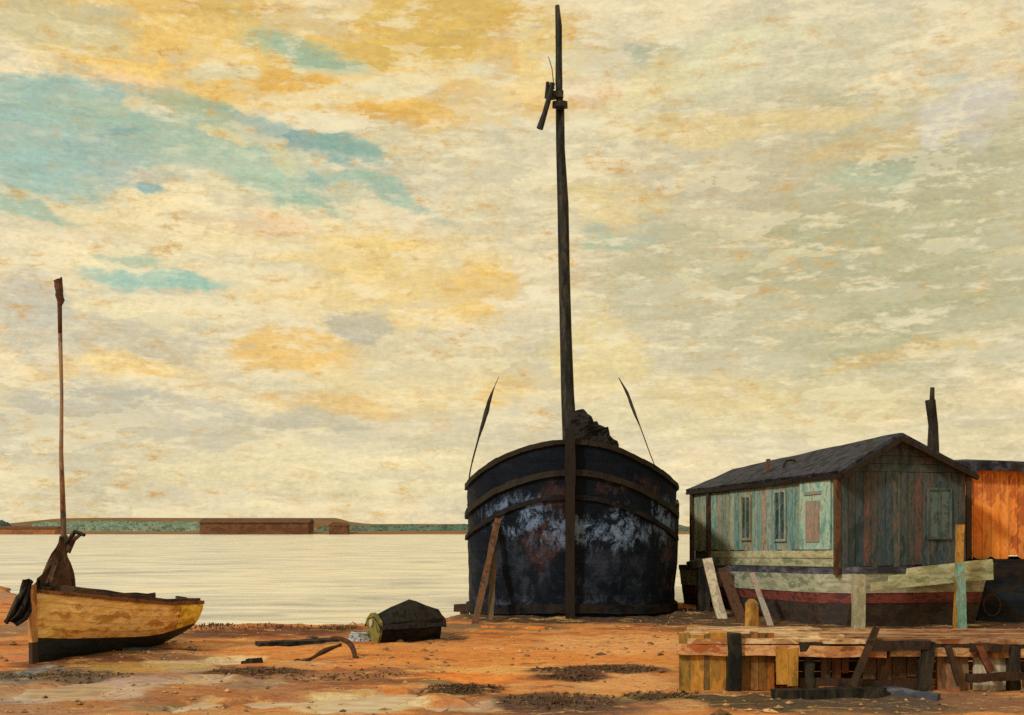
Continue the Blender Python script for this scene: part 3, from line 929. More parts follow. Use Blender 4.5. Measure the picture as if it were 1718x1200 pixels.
for path, rads in (([(786, 826), (789, 790), (803, 735), (816, 692), (821, 672), (830, 648), (837, 632)], (.022, .022, .035, .075, .06, .014, .008)),
                   ([(1120, 822), (1098, 780), (1074, 716), (1064, 692), (1054, 664), (1046, 648), (1038, 634)], (.014, .014, .02, .045, .05, .03, .012))):
    q = MB()
    pts = spline([at(a, b, 34.2) for a, b in path], 5)
    rr_ = [rads[min(6, i // 5)] + (rads[min(6, i // 5 + 1)] - rads[min(6, i // 5)]) * (i % 5) / 5 for i in range(len(pts))]
    q.tube(pts, rr_, 8, lump=.3, freq=4)
    q.build('bent_pole', M['ropedark'], barge, smooth=True)

# props leaning against the port bow
for (a, b, wd, col_, lab, mt) in ((((796, 1050), 28.9), ((836, 868), 30.55), .17, (1.15, .95, .8), 'brown timber prop leaning on the black barge bow, left of the shorter prop', 'brownwood'),
                                  (((822, 1048), 29.2), ((830, 930), 30.2), .15, (1.0, 1.05, 1.0), 'short grey timber prop leaning on the black barge bow, nearer the stem', 'brownwood')):
    p0, p1 = at(*a[0], a[1]), at(*b[0], b[1])
    p0.z = ground(p0.x, p0.y) - .04
    q = MB()
    q.beam(p0, p1, wd, .1, up=(0, 1, 0), col=col_, seg=8, rough=.015)
    o = q.build('timber_prop', M[mt], loc=p0)
    tag(o, lab, 'timber prop', 'props against the barge')
# baulks under and beside the hull
for px0, px1, py, y, r_, lab in ((762, 850, 1020, 33.5, .2, 'dark timber baulk sticking out left from under the black barge'), (1092, 1162, 1026, 33.2, .17, 'dark timber baulk sticking out right from under the black barge')):
    q = MB()
    p0, p1 = at(px0, py, y), at(px1, py, y)
    g0 = ground(p0.x, p0.y)
    q.beam(p0, p1, r_ * 1.4, r_, col=(.6, .6, .6), seg=5, rough=.02)
    for pp in (p0.lerp(p1, .2), p0.lerp(p1, .7)):
        q.beam((pp.x, pp.y, ground(pp.x, pp.y) - .1), (pp.x, pp.y, pp.z - r_ * .48), .26, .26, up=(0, 1, 0), col=(.5, .5, .5))
    tag(q.build('timber_baulk', M['brownwood'], loc=p0), lab, 'timber', 'baulks under the barge')

# ------------------------------------------------------------------ yellow sailing dinghy
bow, stern = Vector((-8.52, 20.25, 0)), Vector((-6.98, 23.5, 0))
dg = thing('sailing_dinghy', tuple(bow.lerp(stern, .5)), 'small yellow sailing boat with dark bottom and a thin mast, aground on the left', 'sailing boat')
ax = (stern - bow)
L = ax.length
ax.normalize()
sd = Vector((ax.y, -ax.x, 0))         # towards the camera side
if sd.y > 0:
    sd = -sd


def dshape(s_):
    b = 0.86 * (math.sin(min(1, s_ / .55) * math.pi / 2) ** 0.75 if s_ < .55 else 1 - .22 * ((s_ - .55) / .45) ** 2)
    zk = -.04 + .04 * s_ + .30 * max(0, (s_ - .55) / .45) ** 1.6
    zs = 1.36 - .62 * s_ + .16 * s_ * s_ + .06 * max(0, (s_ - .7) / .3)
    return max(b, .02), zk, zs


def dpt(s_, side, tt, inset=0.0):
    b, zk, zs = dshape(s_)
    b = max(.005, b - inset)
    full = .50 - .18 * (1 - s_)
    y_ = b * (math.sin(tt * math.pi / 2) ** (full + .30 * (1 - s_)))
    z = zk + (zs - zk) * (tt ** 1.12)
    rake = .06 * (1 - tt) if s_ < .2 else (.10 * tt * max(0, (s_ - .8) / .2))
    base_ = bow + ax * (s_ * L + rake)
    return Vector((base_.x, base_.y, 0)) + sd * (side * y_) + Vector((0, 0, z))


NS, ST = 9, [0, .01, .03, .06, .1, .15, .22, .3, .4, .5, .6, .7, .8, .88, .95, 1.0]


def dcol(i, k_):
    kk_ = k_ // 2
    if kk_ < 4:
        return (.014, .030, .10) if kk_ else (.012, .022, .06)
    if i < 4:
        return (1.1, 1.12, 1.15)
    return (.85, .72, .6) if kk_ < 5 else (1.05, 1.0, 1.0)


q = MB()
for side in (-1, 1):
    rows = []
    for s_ in ST:
        r = []
        for k_ in range(NS):
            r.append(dpt(s_, side, k_ / NS, -.014 if k_ else 0))
            r.append(dpt(s_, side, (k_ + 1) / NS, 0))
        rows.append(r)
    q.grid(rows, dcol)
q.build('hull', M['yellow'], dg, jit=.02, freq=1.6)
q = MB()
q.add([dpt(1, -1, 1 - k_ / NS) for k_ in range(NS + 1)] + [dpt(1, 1, k_ / NS) for k_ in range(1, NS + 1)], [tuple(range(2 * NS + 1))], (1.0, 1.2, .45))
q.build('transom', M['yellow'], dg)
# brighter repair planks by the stern
q = MB()
rows = []
for s_ in (.80, .84, .88, .92, .96, 1.0):
    rows.append([dpt(s_, 1, tt, -.022) for tt in (.46, .56, .66, .76, .86, .965)])
q.grid(rows, lambda i, k_: (1.05, 1.22, .5))
tag(q.build('repaired_planks', M['yellow'], dg), 'brighter yellow planks by the stern')
q = MB()
for side in (-1, 1):
    rows = []
    for s_ in ST[1:]:
        rows.append([dpt(s_, side, k_ / 6, .04) for k_ in range(1, 7)])
    q.grid(rows)
rows = []
for s_ in ST[2:]:
    b0, b1 = dpt(s_, -1, .35, .04), dpt(s_, 1, .35, .04)
    rows.append([b0, b0.lerp(b1, .5), b1])
q.grid(rows)
q.build('inner_planking', M['inside'], dg)
q = MB()
for side in (-1, 1):
    pth = [dpt(s_, side, 1, .0) + Vector((0, 0, .015)) for s_ in ST]
    for p0, p1 in zip(pth, pth[1:]):
        q.beam(p0, p1 + (p1 - p0).normalized() * .01, .07, .06, col=(1.4, 1.0, .8) if side < 0 else (1.8, 1.2, .7), rough=.006)
q.beam(dpt(1, -1, 1), dpt(1, 1, 1), .06, .07)
q.build('gunwale', M['brownwood'], dg, jit=.02, freq=1.6)
# high dark far-side coaming boards
for side, h0 in ((-1, .25), (1, .17)):
    q = MB()
    rows = []
    for s_ in ST[4:]:
        p0 = dpt(s_, side, 1, .05)
        z1 = h0 - .09 * s_
        rows.append([p0 + Vector((0, 0, -.03)), p0 + Vector((0, 0, z1)), p0 - sd * (side * .035) + Vector((0, 0, z1 + .005)), p0 - sd * (side * .035) + Vector((0, 0, -.05))])
    q.grid(rows)
    q.build('washboard', M['inside'], dg, jit=.03, freq=4)
q = MB()
for s_ in (.42, .62, .82):
    q.beam(dpt(s_, -1, .78, .03), dpt(s_, 1, .78, .03), .22, .045, col=(1.2, 1.1, 1))
q.build('thwart', M['brownwood'], dg)
q = MB()
stem = [dpt(0, 1, tt) + ax * -.05 for tt in (0, .2, .4, .6, .8, 1)]
stem[-1] += Vector((0, 0, .12))
for p0, p1 in zip(stem, stem[1:]):
    q.beam(p0, p1, .09, .13, up=ax, col=(5.5, 4.3, 2.4) if p0.z > .45 else (.5, .5, .6))
q.build('stem_post', M['brownwood'], dg)
# bowsprit stub with a dark jib lashed along it
q = MB()
b0 = dpt(0, 1, 1) + ax * .35 + Vector((0, 0, .02))
q.tube([b0, at(46, 986, 20.1), at(30, 1004, 19.9), at(14, 1035, 19.8)], [.045, .05, .05, .03], 8)
q.build('bowsprit', M['tarwood'], dg)
q = MB()
rows = []
for i, (xa, xb, py) in enumerate(((44, 52, 974), (38, 51, 986), (31, 50, 998), (24, 50, 1010), (17, 48, 1022), (12, 40, 1034), (8, 24, 1044))):
    row = []
    for k_ in range(9):
        y_ = 20.08 - .05 * i + .07 * math.sin(k_ * 1.7 + i * .5)
        row.append(at(xa + (xb - xa) * k_ / 8, py + 3 * math.sin(k_ * 1.1), y_))
    rows.append(row)
q.grid(rows)
jb = q.build('furled_jib', M['darkcloth'], dg, jit=.02, freq=6)
sol = jb.modifiers.new('thickness', 'SOLIDIFY')
sol.thickness = .07
mb0 = bow + ax * 1.0
my = mb0.y
q = MB()
pts = [Vector((mb0.x, my, .35)), at(107, 930, my), at(105, 860, my), at(104, 760, my), at(104, 660, my), at(102, 560, my), at(100, 500, my), at(98, 470, my)]
q.tube(pts[:3], [.060, .056, .050], 10, lump=.3, freq=2.5)
q.tube(pts[2:6], [.050, .036, .030, .036], 10, (2.6, 2.8, 3.0), lump=.4, freq=2.5)
q.tube(pts[5:], [.036, .040, .034], 10, lump=.3, freq=2.5)
dm = q.build('mast', M['brownwood'], dg, smooth=True, jit=.02, freq=1.3)
q = MB()
q.tube(spline([at(96, 468, my), at(98, 480, my), at(100, 495, my), at(102, 512, my)], 4), [.035] + [.07] * 8 + [.075, .07, .05, .035], 9, lump=.5, freq=9)
q.tube([at(103, 466, my), at(102, 490, my)], [.02, .045], 7)
q.build('furled_pennant', M['sailcloth'], dm, jit=.02, freq=9)
q = MB()
levels = [(900, .09), (915, .11), (930, .16), (945, .22), (958, .30), (970, .37), (985, .43), (1000, .44)]
rows = []
for py, r_ in levels:
    c0 = at(106 - (py - 900) * .16, py, my)
    row = []
    for k_ in range(22):
        a = 2 * math.pi * k_ / 22
        fold = 1 + .22 * math.sin(a * 7 + py * .05)
        row.append(c0 + (ax * math.cos(a) * .9 + sd * math.sin(a) * .55) * (r_ * fold))
    rows.append(row)
q.grid(rows, close=True)
q.add(rows[0], [tuple(range(22))])
q.tube([at(112, 925, my), at(122, 908, my), at(136, 896, my)], [.06, .055, .03], 8, lump=.4)
q.build('furled_sail', M['sailcloth'], dg, jit=.07, freq=4.5)
q = MB()
q.tube([at(74, 968, my), at(88, 935, my), at(104, 900, my)], [.02, .02, .015], 6)
q.tube([at(110, 912, my - .1), at(126, 892, my - .15), at(142, 898, my - .2)], [.04, .05, .03], 7, lump=.4)
q.build('gaff', M['tarwood'], dg)
q = MB()
pr = dpt(1, 1, .95) + ax * .08
q.beam(dpt(1, 0, 0) + ax * .10 + Vector((0, 0, .0)), dpt(1, 0, 1) + ax * .12 + Vector((0, 0, .10)), .05, .30, up=ax, col=(1.2, 1.1, 1))
q.build('rudder', M['brownwood'], dg)

# ------------------------------------------------------------------ small covered tender
ty = 24.6
tn = thing('covered_tender', tuple(at(675, 1080, ty)), 'small dark boat under a black canvas cover, with an olive end and white spot', 'small boat')
A0, A1 = at(630, 1080, 24.4), at(732, 1074, 25.0)
A0.z = A1.z = 0
tx = (A1 - A0)
tl = tx.length
tx.normalize()
ts = Vector((tx.y, -tx.x, 0))
if ts.y > 0:
    ts = -ts


def tpt(s_, v_, z):
    q_ = A0 + tx * (s_ * tl) + ts * v_
    return Vector((q_.x, q_.y, z))


q = MB()
rows = []
for s_ in (0, .2, .4, .6, .8, .93, 1.0):
    b = .46 * (1 - .28 * s_ ** 3)
    zt = .46 + .08 * s_
    lo = .05 + .12 * max(0, s_ - .7)
    rows.append([tpt(s_, -b, zt), tpt(s_, -b * .93, .25), tpt(s_, -b * .6, lo), tpt(s_, 0, lo - .04), tpt(s_, b * .6, lo), tpt(s_, b * .93, .25), tpt(s_, b, zt)])
q.grid(rows)
q.add(rows[-1], [tuple(range(7))])
q.build('hull', M['tar'], tn, jit=.03, freq=3)
q = MB()
q.prism([tpt(0, -.46, .50), tpt(0, -.43, .25), tpt(0, -.28, .03), tpt(0, .28, .03), tpt(0, .43, .25), tpt(0, .46, .50), tpt(0, .18, .66), tpt(0, 0, .68), tpt(0, -.18, .66)], tx * -.06)
q.build('transom', M['olive'], tn, jit=.02, freq=4)
q = MB()
c0 = tpt(-.055, -.05, .45)
q.tube([c0, c0 - tx * .03], [.085, .075], 12)
q.build('white_spot', M['whitewood'], tn)
q = MB()
rows = []
for i, (s_, rz) in enumerate(((-.06, .62), (.08, .68), (.25, .80), (.42, .90), (.55, .93), (.66, .86), (.8, .80), (.93, .76), (1.05, .70))):
    b = .53 * (1 - .22 * max(0, s_) ** 3)
    row = []
    for k_ in range(11):
        u = k_ / 5 - 1
        row.append(tpt(s_, u * b, .40 + (rz - .40) * (1 - abs(u) ** 1.25) if abs(u) < .99 else .34))
    rows.append(row)
q.grid(rows)
q.add(rows[-1], [tuple(range(11))])
q.build('canvas_cover', M['darkcloth'], tn, jit=.05, freq=4)
# blue-white rope fender heap by its end
c0 = at(604, 1066, 24.6)
q = MB()
for i in range(4):
    r_ = .20 - .025 * i
    q.tube([(c0.x + r_ * math.cos(a) * 1.2, c0.y + r_ * math.sin(a), .05 + .05 * i) for a in [2 * math.pi * j / 18 for j in range(19)]], .035, 7)
mblue = worn('bleached_blue_rope', [lin(.20, .24, .32), lin(.45, .47, .48), lin(.10, .12, .18)], (9, 9, 9), .8, .3)
tag(q.build('rope_coil', mblue, loc=(c0.x, c0.y, 0), jit=.05, freq=4), 'coil of bleached blue rope beside the olive end of the dark tender', 'rope')

# ------------------------------------------------------------------ anchor, half sunk
an = thing('old_anchor', tuple(at(560, 1090, 22.8)), 'rusty old anchor lying on the orange mud in front of the tender', 'anchor')
q = MB()
pts = spline([at(500, 1113, 20.95), at(520, 1106, 21.0), at(545, 1092, 21.3), at(572, 1082, 21.6)], 4)
q.tube(pts, [.04 + .012 * math.sin(i) for i in range(len(pts))], 8)
q.build('shank', M['iron'], an)
q = MB()
pts = spline([at(556, 1070, 21.9), at(572, 1072, 21.7), at(587, 1080, 21.5), at(594, 1094, 21.3), at(596, 1110, 21.05)], 4)
q.tube(pts, [.03 + .022 * math.sin(math.pi * i / (len(pts) - 1)) for i in range(len(pts))], 8)
q.build('arm', M['iron'], an)
q = MB()
c0 = at(597, 1110, 21.05)
q.prism([c0 + Vector((-.06, 0, .10)), c0 + Vector((-.07, 0, -.02)), c0 + Vector((-.02, 0, -.09)), c0 + Vector((.07, 0, -.03)), c0 + Vector((.04, 0, .10))], (0, .05, 0))
q.build('fluke', M['iron'], an)
q = MB()
c0 = at(499, 1113, 20.93)
q.tube([c0 + Vector((.07 * math.cos(a), .02, .07 * math.sin(a))) for a in [2 * math.pi * j / 14 for j in range(15)]], .018, 6)
q.build('ring', M['iron'], an)

# planks lying about
for p0, p1, wd, hh, mt, lab in (
        (at(432, 1084, 23.6), at(566, 1079, 24.4), .34, .09, 'blackpost', 'long greenish black plank lying on the mud left of the tender'),
        (at(806, 1042, 27.6), at(915, 1054, 27.5), .16, .08, 'orange', 'thin orange plank lying at the foot of the black barge'),
        (at(205, 1100, 21.6), at(330, 1093, 22.2), .10, .07, 'hullblue', 'thin blue plank lying beside the yellow boat'),
        (at(414, 1108, 20.9), at(432, 1114, 20.6), .22, .12, 'blackpost', 'short black block of driftwood by the pale puddle')):
    q = MB()
    for p_ in (p0, p1):
        p_.z = ground(p_.x, p_.y) + hh * .35
    q.beam(p0, p1, wd, hh, col=(.9, .9, .9), seg=6, rough=.014)
    tag(q.build('driftwood_plank', M[mt], loc=p0), lab, 'plank', 'planks lying on the mud')

# ------------------------------------------------------------------ teal houseboat
HA = Vector((8.06, 28.0, 0))                  # near-left corner of the cabin
hu = Vector((-2.32, 8.0, 0)).normalized()     # along the long side, away from us
hv = Vector((hu.y, -hu.x, 0))                 # along the gable, to the right
HL, HW = 8.25, 3.62


def H(u, v_, z):
    q_ = HA + hu * u + hv * v_
    return Vector((q_.x, q_.y, z - .022 * u))       # settled a little at the far end


hb = thing('houseboat', tuple(H(HL / 2, HW / 2, 0)), 'teal and grey boarded houseboat with black gabled roof and stove pipe, on a green hull', 'houseboat')
ZB, ZE, ZP = 1.52, 3.86, 4.72


def roof_z(v_):
    return ZE + (ZP - ZE) * (1 - abs(v_ - HW * .42) / (HW * .42 if v_ < HW * .42 else HW * .58))


# long side: individual vertical boards of mixed colour
tints = [(1.2, 1.15, 1.0), (.95, 1.05, 1.0), (1.0, 1.05, 1.1), (.75, .95, 1.0), (1.1, .85, .7), (.55, .75, .75), (1.15, 1.1, .85), (1.2, 1.1, .9), (.7, .9, .95), (.5, .62, .6), (.9, 1.15, 1.1), (1.35, .85, .7), (.8, .85, .75), (1.2, .9, .72), (1.3, 1.2, .95)]
q = MB()
nb = 30
for i in range(nb):
    u0, u1 = HL * i / nb + .008, HL * (i + 1) / nb - .008
    c_ = random.choice(tints)
    if i < 3:
        c_ = (1.0, 1.2, 1.15)
    z0 = ZB + .42 + random.uniform(-.03, .03)
    q.prism([H(u0, 0, z0), H(u1, 0, z0), H(u1, 0, ZE - .02), H(u0, 0, ZE - .02)], -hv * random.uniform(.028, .045), c_)
q.prism([H(0, .02, ZB), H(HL, .02, ZB), H(HL, .02, ZE), H(0, .02, ZE)], hv * .05, (.35, .38, .36))
q.build('side_wall', M['teal'], hb, jit=.012, freq=3)
q = MB()
for k_ in range(2):
    q.prism([H(-.03, -.045, ZB + .21 * k_ + .01), H(HL * .86, -.045, ZB + .21 * k_ + .01), H(HL * .86, -.045, ZB + .21 * (k_ + 1) - .005), H(-.03, -.045, ZB + .21 * (k_ + 1) - .005)], hv * .04, (1.25, 1.15, .98) if k_ else (1.12, 1.08, .95))
tag(q.build('skirting_boards', M['hullgreen'], hb, jit=.015, freq=2.5), 'pale horizontal skirting boards under the teal boards')
# far open end of the cabin: verandah post and rail
for u, c_ in ((HL + .02, (.8, .9, .8)), (HL * .86, (.8, .7, .6)), (0.0, (1.0, .9, .75))):
    q = MB()
    q.beam(H(u, -.07, ZB - .2), H(u, -.07, ZE), .14, .12, up=hv, col=c_)
    q.build('corner_post', M['brownwood'], hb)
# windows on the long side
for u0, u1, za, zb, mt in ((2.55, 3.05, 2.25, 3.5, 'teal'), (4.5, 4.95, 2.3, 3.45, 'olivegrey')):
    q = MB()
    for a, b, c_, d_ in ((u0 - .07, u0, za - .07, zb + .07), (u1, u1 + .07, za - .07, zb + .07), (u0, u1, za - .07, za), (u0, u1, zb, zb + .07), ((u0 + u1) / 2 - .02, (u0 + u1) / 2 + .02, za, zb)):
        q.prism([H(a, -.045, c_), H(b, -.045, c_), H(b, -.045, d_), H(a, -.045, d_)], -hv * .04)
    wf = q.build('window', M[mt], hb)
    q = MB()
    q.prism([H(u0, -.046, za), H(u1, -.046, za), H(u1, -.046, zb), H(u0, -.046, zb)], -hv * .012)
    q.build('pane', M['glass'], wf)
# door near the front corner, pale teal with pink panel
q = MB()
q.prism([H(.30, -.046, ZB + .44), H(1.75, -.046, ZB + .44), H(1.75, -.046, 3.74), H(.30, -.046, 3.74)], -hv * .035, (1.28, 1.5, 1.45))
dr = q.build('door', M['teal'], hb)
q = MB()
q.prism([H(.78, -.082, 2.15), H(1.42, -.082, 2.15), H(1.42, -.082, 3.20), H(.78, -.082, 3.20)], -hv * .02)
q.prism([H(.70, -.082, 3.36), H(1.50, -.082, 3.36), H(1.50, -.082, 3.44), H(.70, -.082, 3.44)], -hv * .03)
q.build('door_panel', M['pinkwood'], dr)
# gable end: dark vertical boards under the pitch
q = MB()
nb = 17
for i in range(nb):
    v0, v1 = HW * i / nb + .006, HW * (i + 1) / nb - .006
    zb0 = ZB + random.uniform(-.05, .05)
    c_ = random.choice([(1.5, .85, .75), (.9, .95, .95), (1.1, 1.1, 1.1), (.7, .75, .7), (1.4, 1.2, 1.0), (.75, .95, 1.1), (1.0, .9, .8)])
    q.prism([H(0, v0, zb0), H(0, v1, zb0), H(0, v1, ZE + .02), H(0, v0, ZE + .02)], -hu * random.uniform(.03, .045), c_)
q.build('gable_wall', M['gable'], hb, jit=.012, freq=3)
q = MB()
for k_ in range(4):
    za = ZE + .03 + k_ * .2
    zb = min(za + .19, ZP - .02)

    def vv(z):
        f_ = (z - ZE) / (ZP - ZE)
        return HW * .42 * f_, HW - HW * .58 * f_
    (a0, a1), (b0, b1) = vv(za), vv(zb)
    q.prism([H(0, a0, za), H(0, a1, za), H(0, b1, zb), H(0, b0, zb)], -hu * .05, (.8 + .15 * k_, .95, .9 + .1 * k_))
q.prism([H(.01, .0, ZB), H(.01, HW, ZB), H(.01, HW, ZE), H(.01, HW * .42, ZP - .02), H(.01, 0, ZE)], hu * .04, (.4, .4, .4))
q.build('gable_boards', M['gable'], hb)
# gable window and the door at its left
q = MB()
for a, b, c_, d_ in ((2.46, 2.52, 2.2, 3.5), (3.12, 3.18, 2.2, 3.5), (2.52, 3.12, 2.2, 2.26), (2.52, 3.12, 3.44, 3.5), (2.80, 2.84, 2.26, 3.44)):
    q.prism([H(-.05, a, c_), H(-.05, b, c_), H(-.05, b, d_), H(-.05, a, d_)], -hu * .04, (1.2, 1.4, 1.4))
wf = q.build('window', M['gable'], hb)
q = MB()
q.prism([H(-.047, 2.52, 2.26), H(-.047, 3.12, 2.26), H(-.047, 3.12, 3.44), H(-.047, 2.52, 3.44)], -hu * .012)
q.build('pane', M['glass'], wf)
# roof with deep eaves
q = MB()
ov = .12
lz, rz = ZE - .06, ZE - .06
for (va, za), (vb, zb) in (((-ov, lz), (HW * .42, ZP + .03)), ((HW * .42, ZP + .03), (HW + .14, rz))):
    n_ = 14
    rows = []
    for i in range(n_ + 1):
        u = -.32 + (HL + .30 + .32) * i / n_
        zz = -.05 * math.sin(math.pi * i / n_) - .28 * (i / n_) ** 2
        rows.append([H(u, va + (vb - va) * k_ / 5, za + (zb - za) * k_ / 5 + zz * (k_ / 5 if va < 0 else 1 - k_ / 5)) for k_ in range(6)])
    q.grid(rows)
rf = q.build('roof', M['roof'], hb, jit=.03, freq=2.2)
sol = rf.modifiers.new('thickness', 'SOLIDIFY')
sol.thickness = .09
sol.offset = 1
q = MB()
q.beam(H(-.34, -ov, lz - .05), H(HL + .3, -ov, lz - .03), .06, .11, col=(.16, .16, .18), seg=8, rough=.012)
q.beam(H(-.36, -ov, lz - .05), H(-.36, HW * .42, ZP - .03), .06, .13, up=(0, 0, 1), col=(.17, .17, .2), seg=4, rough=.012)
q.beam(H(-.36, HW * .42, ZP - .03), H(-.36, HW + .14, rz - .05), .06, .13, up=(0, 0, 1), col=(.2, .2, .2), seg=4, rough=.012)
q.build('fascia', M['brownwood'], rf)
q = MB()
s0 = H(.9, 3.35, 3.80)
q.tube([s0, s0 + Vector((.0, 0, .8)), s0 + Vector((-.02, 0, 1.4)), s0 + Vector((-.08, 0, 2.05))], [.15, .15, .13, .125], 12, lump=.3, freq=3)
q.tube([s0 + Vector((-.03, 0, 1.9)), s0 + Vector((-.02, 0, 2.38))], [.07, .055], 8, lump=.3)
q.build('stove_pipe', M['blackpost'], rf, jit=.015, freq=2)
q = MB()
h0 = H(4.4, .45, 3.92)
q.beam(h0, h0 + Vector((.02, 0, .62)), .10, .10, up=(0, 1, 0), col=(1.2, 1.0, .9), seg=3, rough=.012)
q.build('roof_post', M['brownwood'], rf)
q = MB()
a0 = H(3.6, .5, 3.9)
q.tube(spline([a0, a0 + Vector((.03, 0, .45)), a0 + Vector((.18, 0, .55)), a0 + Vector((.36, 0, .48)), a0 + Vector((.42, 0, .1))], 5), .035, 8)
q.beam(a0 + Vector((-.1, -.1, .02)), a0 + Vector((.55, -.1, .02)), .3, .22, col=(.6, .6, .7))
q.build('roof_vent', M['blackpost'], rf)


# hull: pontoon with a raked green bow on our side
def hullrow(z, out, u_front):
    return [H(HL + .5, -.25 - out, z), H(HL * .5, -.38 - out, z), H(.6, -.34 - out, z), H(u_front + .35, .25, z), H(u_front, HW * .5, z), H(u_front - .1, HW * .85, z), H(u_front + .1, HW + .2, z), H(.6, HW + .42 + out, z), H(HL + .5, HW + .3 + out, z)]


def band(name, z0, o0, f0, z1, o1, f1_, mt, tint=(1, 1, 1)):
    b = MB()
    n_ = 4
    rows = []
    for i in range(n_ + 1):
        k_ = i / n_
        rows.append(hullrow(z0 + (z1 - z0) * k_, o0 + (o1 - o0) * k_, f0 + (f1_ - f0) * k_))
    b.grid(rows, lambda i, k2: tint, close=True)
    return b.build(name, M[mt], hb, jit=.045, freq=1.2)


band('hull_bottom', -.2, -.18, -.15, .62, -.06, -.42, 'mudbottom')
band('hull_boot_top', .62, -.05, -.44, .88, -.02, -.52, 'hullred')
band('hull_topsides', .88, .0, -.54, 1.36, .04, -.72, 'hullgreen')
band('hull_strake', 1.36, .05, -.74, 1.52, .06, -.78, 'hullblue')
q = MB()
q.add(hullrow(1.515, .05, -.76), [tuple(range(9))])
q.build('hull_deck', M['brownwood'], hb)
# pale weatherboards at the gable foot
q = MB()
for k_ in range(3):
    za = 1.40 - .17 * k_
    q.beam(H(-.80, 1.35 - .5 * k_, za), H(-.92, HW + .1, za + .22), .05, .17, up=(0, 0, 1), col=(1.15 - .1 * k_, 1.15 - .08 * k_, 1.0 - .1 * k_), seg=5, rough=.012)
q.build('wash_boards', M['hullgreen'], hb)

# leaning boards and posts round the hull
for nm, p0, p1, wd, mt, lab, cat in (
        ('leaning_board', at(1214, 1012, 30.6), at(1186, 938, 31.6), .26, 'whitewood', 'bleached white board leaning on the far end of the teal houseboat', 'board'),
        ('leaning_board', at(1250, 1020, 29.0), at(1212, 955, 30.6), .26, 'iron', 'rust brown board leaning on the houseboat beside the white one', 'board'),
        ('leaning_board', at(1296, 1010, 28.4), at(1262, 962, 29.7), .14, 'pinkwood', 'thin pinkish board leaning on the middle of the houseboat side', 'board'),
        ('mooring_post', at(1440, 1040, 26.6), at(1440, 964, 26.6), .27, 'greenpost', 'pale green lichened post in front of the houseboat corner', 'post'),
        ('mooring_post', at(1616, 1052, 27.2), at(1610, 945, 27.2), .17, 'copper', 'thin blue-green post between houseboat and orange shed', 'post'),
        ('mooring_post', at(1605, 1052, 27.4), at(1611, 880, 27.4), .15, 'ochre', 'tall thin ochre post by the right corner of the houseboat', 'post'),
        ('mooring_post', at(1180, 1030, 32.2), at(1180, 944, 32.2), .34, 'blackpost', 'stout dark post standing at the far left end of the houseboat', 'post')):
    q = MB()
    p0.z = min(p0.z, ground(p0.x, p0.y)) - .15
    q.beam(p0, p1, wd, wd * (.35 if 'board' in nm else .9), up=(0, 1, 0), col=(1, 1, 1), seg=6, rough=.015)
    if mt == 'blackpost':
        q.beam(p1 - Vector((.42, 0, .08)), p1 + Vector((.42, 0, .08)), .4, .22, col=(1, 1, 1), seg=3, rough=.03)
    tag(q.build(nm, M[mt], loc=p0), lab, cat, 'boards leaning on the houseboat' if 'board' in nm else 'posts round the houseboat')

# ------------------------------------------------------------------ orange shed on its tarred base
oy = 30.2
ox0, ox1 = at(1618, 0, oy).x, 18.2
osd = thing('orange_shed', (15.0, oy + 1.5, 0), 'bright orange boarded shed with black roof on a tarred black base, at the right edge', 'shed')
zt, zm = 4.15, at(0, 936, oy).z
q = MB()
nb = 26
for i in range(nb):
    x0 = ox0 + (ox1 - ox0) * i / nb
    x1 = ox0 + (ox1 - ox0) * (i + 1) / nb - .012
    c_ = random.choice([(1, 1, 1), (1.05, 1.05, 1), (.85, .8, .8), (1.0, .9, .8), (1.1, 1.15, 1.1)])
    q.prism([(x0, oy, zm + random.uniform(-.22, .08)), (x1, oy, zm + random.uniform(-.12, .08)), (x1, oy, zt), (x0, oy, zt)], (0, random.uniform(.03, .05), 0), c_)
for i in range(12):
    y0 = oy + .06 + 3.4 * i / 12
    q.prism([(ox0, y0, zm), (ox0, y0 + .27, zm), (ox0, y0 + .27, zt), (ox0, y0, zt)], (.04, 0, 0), (.9, .9, .9))
q.prism([(ox1, oy + .06, zm), (ox1, oy + 3.5, zm), (ox1, oy + 3.5, zt), (ox1, oy + .06, zt)], (-.04, 0, 0))
q.prism([(ox0 + .05, oy + 3.46, zm), (ox1 - .05, oy + 3.46, zm), (ox1 - .05, oy + 3.46, zt), (ox0 + .05, oy + 3.46, zt)], (0, .04, 0))
q.build('wall', M['orange'], osd, jit=.015, freq=2)
q = MB()
rows = []
for i in range(13):
    x = ox0 - .45 + (ox1 - ox0 + .9) * i / 12
    rows.append([(x, oy - .35, 4.20 + .012 * i + .05 * math.sin(i * 1.3)), (x, oy + 1.7, 4.36 + .03 * math.sin(i)), (x, oy + 3.9, 4.2)])
q.grid(rows)
orf = q.build('roof', M['roof'], osd, jit=.05, freq=1.6)
sol = orf.modifiers.new('thickness', 'SOLIDIFY')
sol.thickness = .26
sol.offset = -1
q = MB()
for k_ in range(8):
    za, zb = -.12 + (zm + .02) * k_ / 8, -.12 + (zm + .02) * (k_ + 1) / 8 + .07
    y0 = oy - .62 + .04 * k_
    c_ = T(.35)
    q.prism([(ox0 + .12, y0, za), (ox1 + .2, y0, za), (ox1 + .2, y0 + .03, zb), (ox0 + .12, y0 + .03, zb)], (0, .05, 0), c_)
    q.prism([(ox0 + .06, y0 + .05, za), (ox0 + .06, oy + 3.6, za), (ox0 + .09, oy + 3.6, zb), (ox0 + .09, y0 + .05, zb)], (.05, 0, 0), c_)
q.prism([(ox0 + .1, oy - .33, zm - .1), (ox1, oy - .33, zm - .1), (ox1, oy + 3.6, zm - .1), (ox0 + .1, oy + 3.6, zm - .1)], (0, 0, .06), (.8, .8, .8))
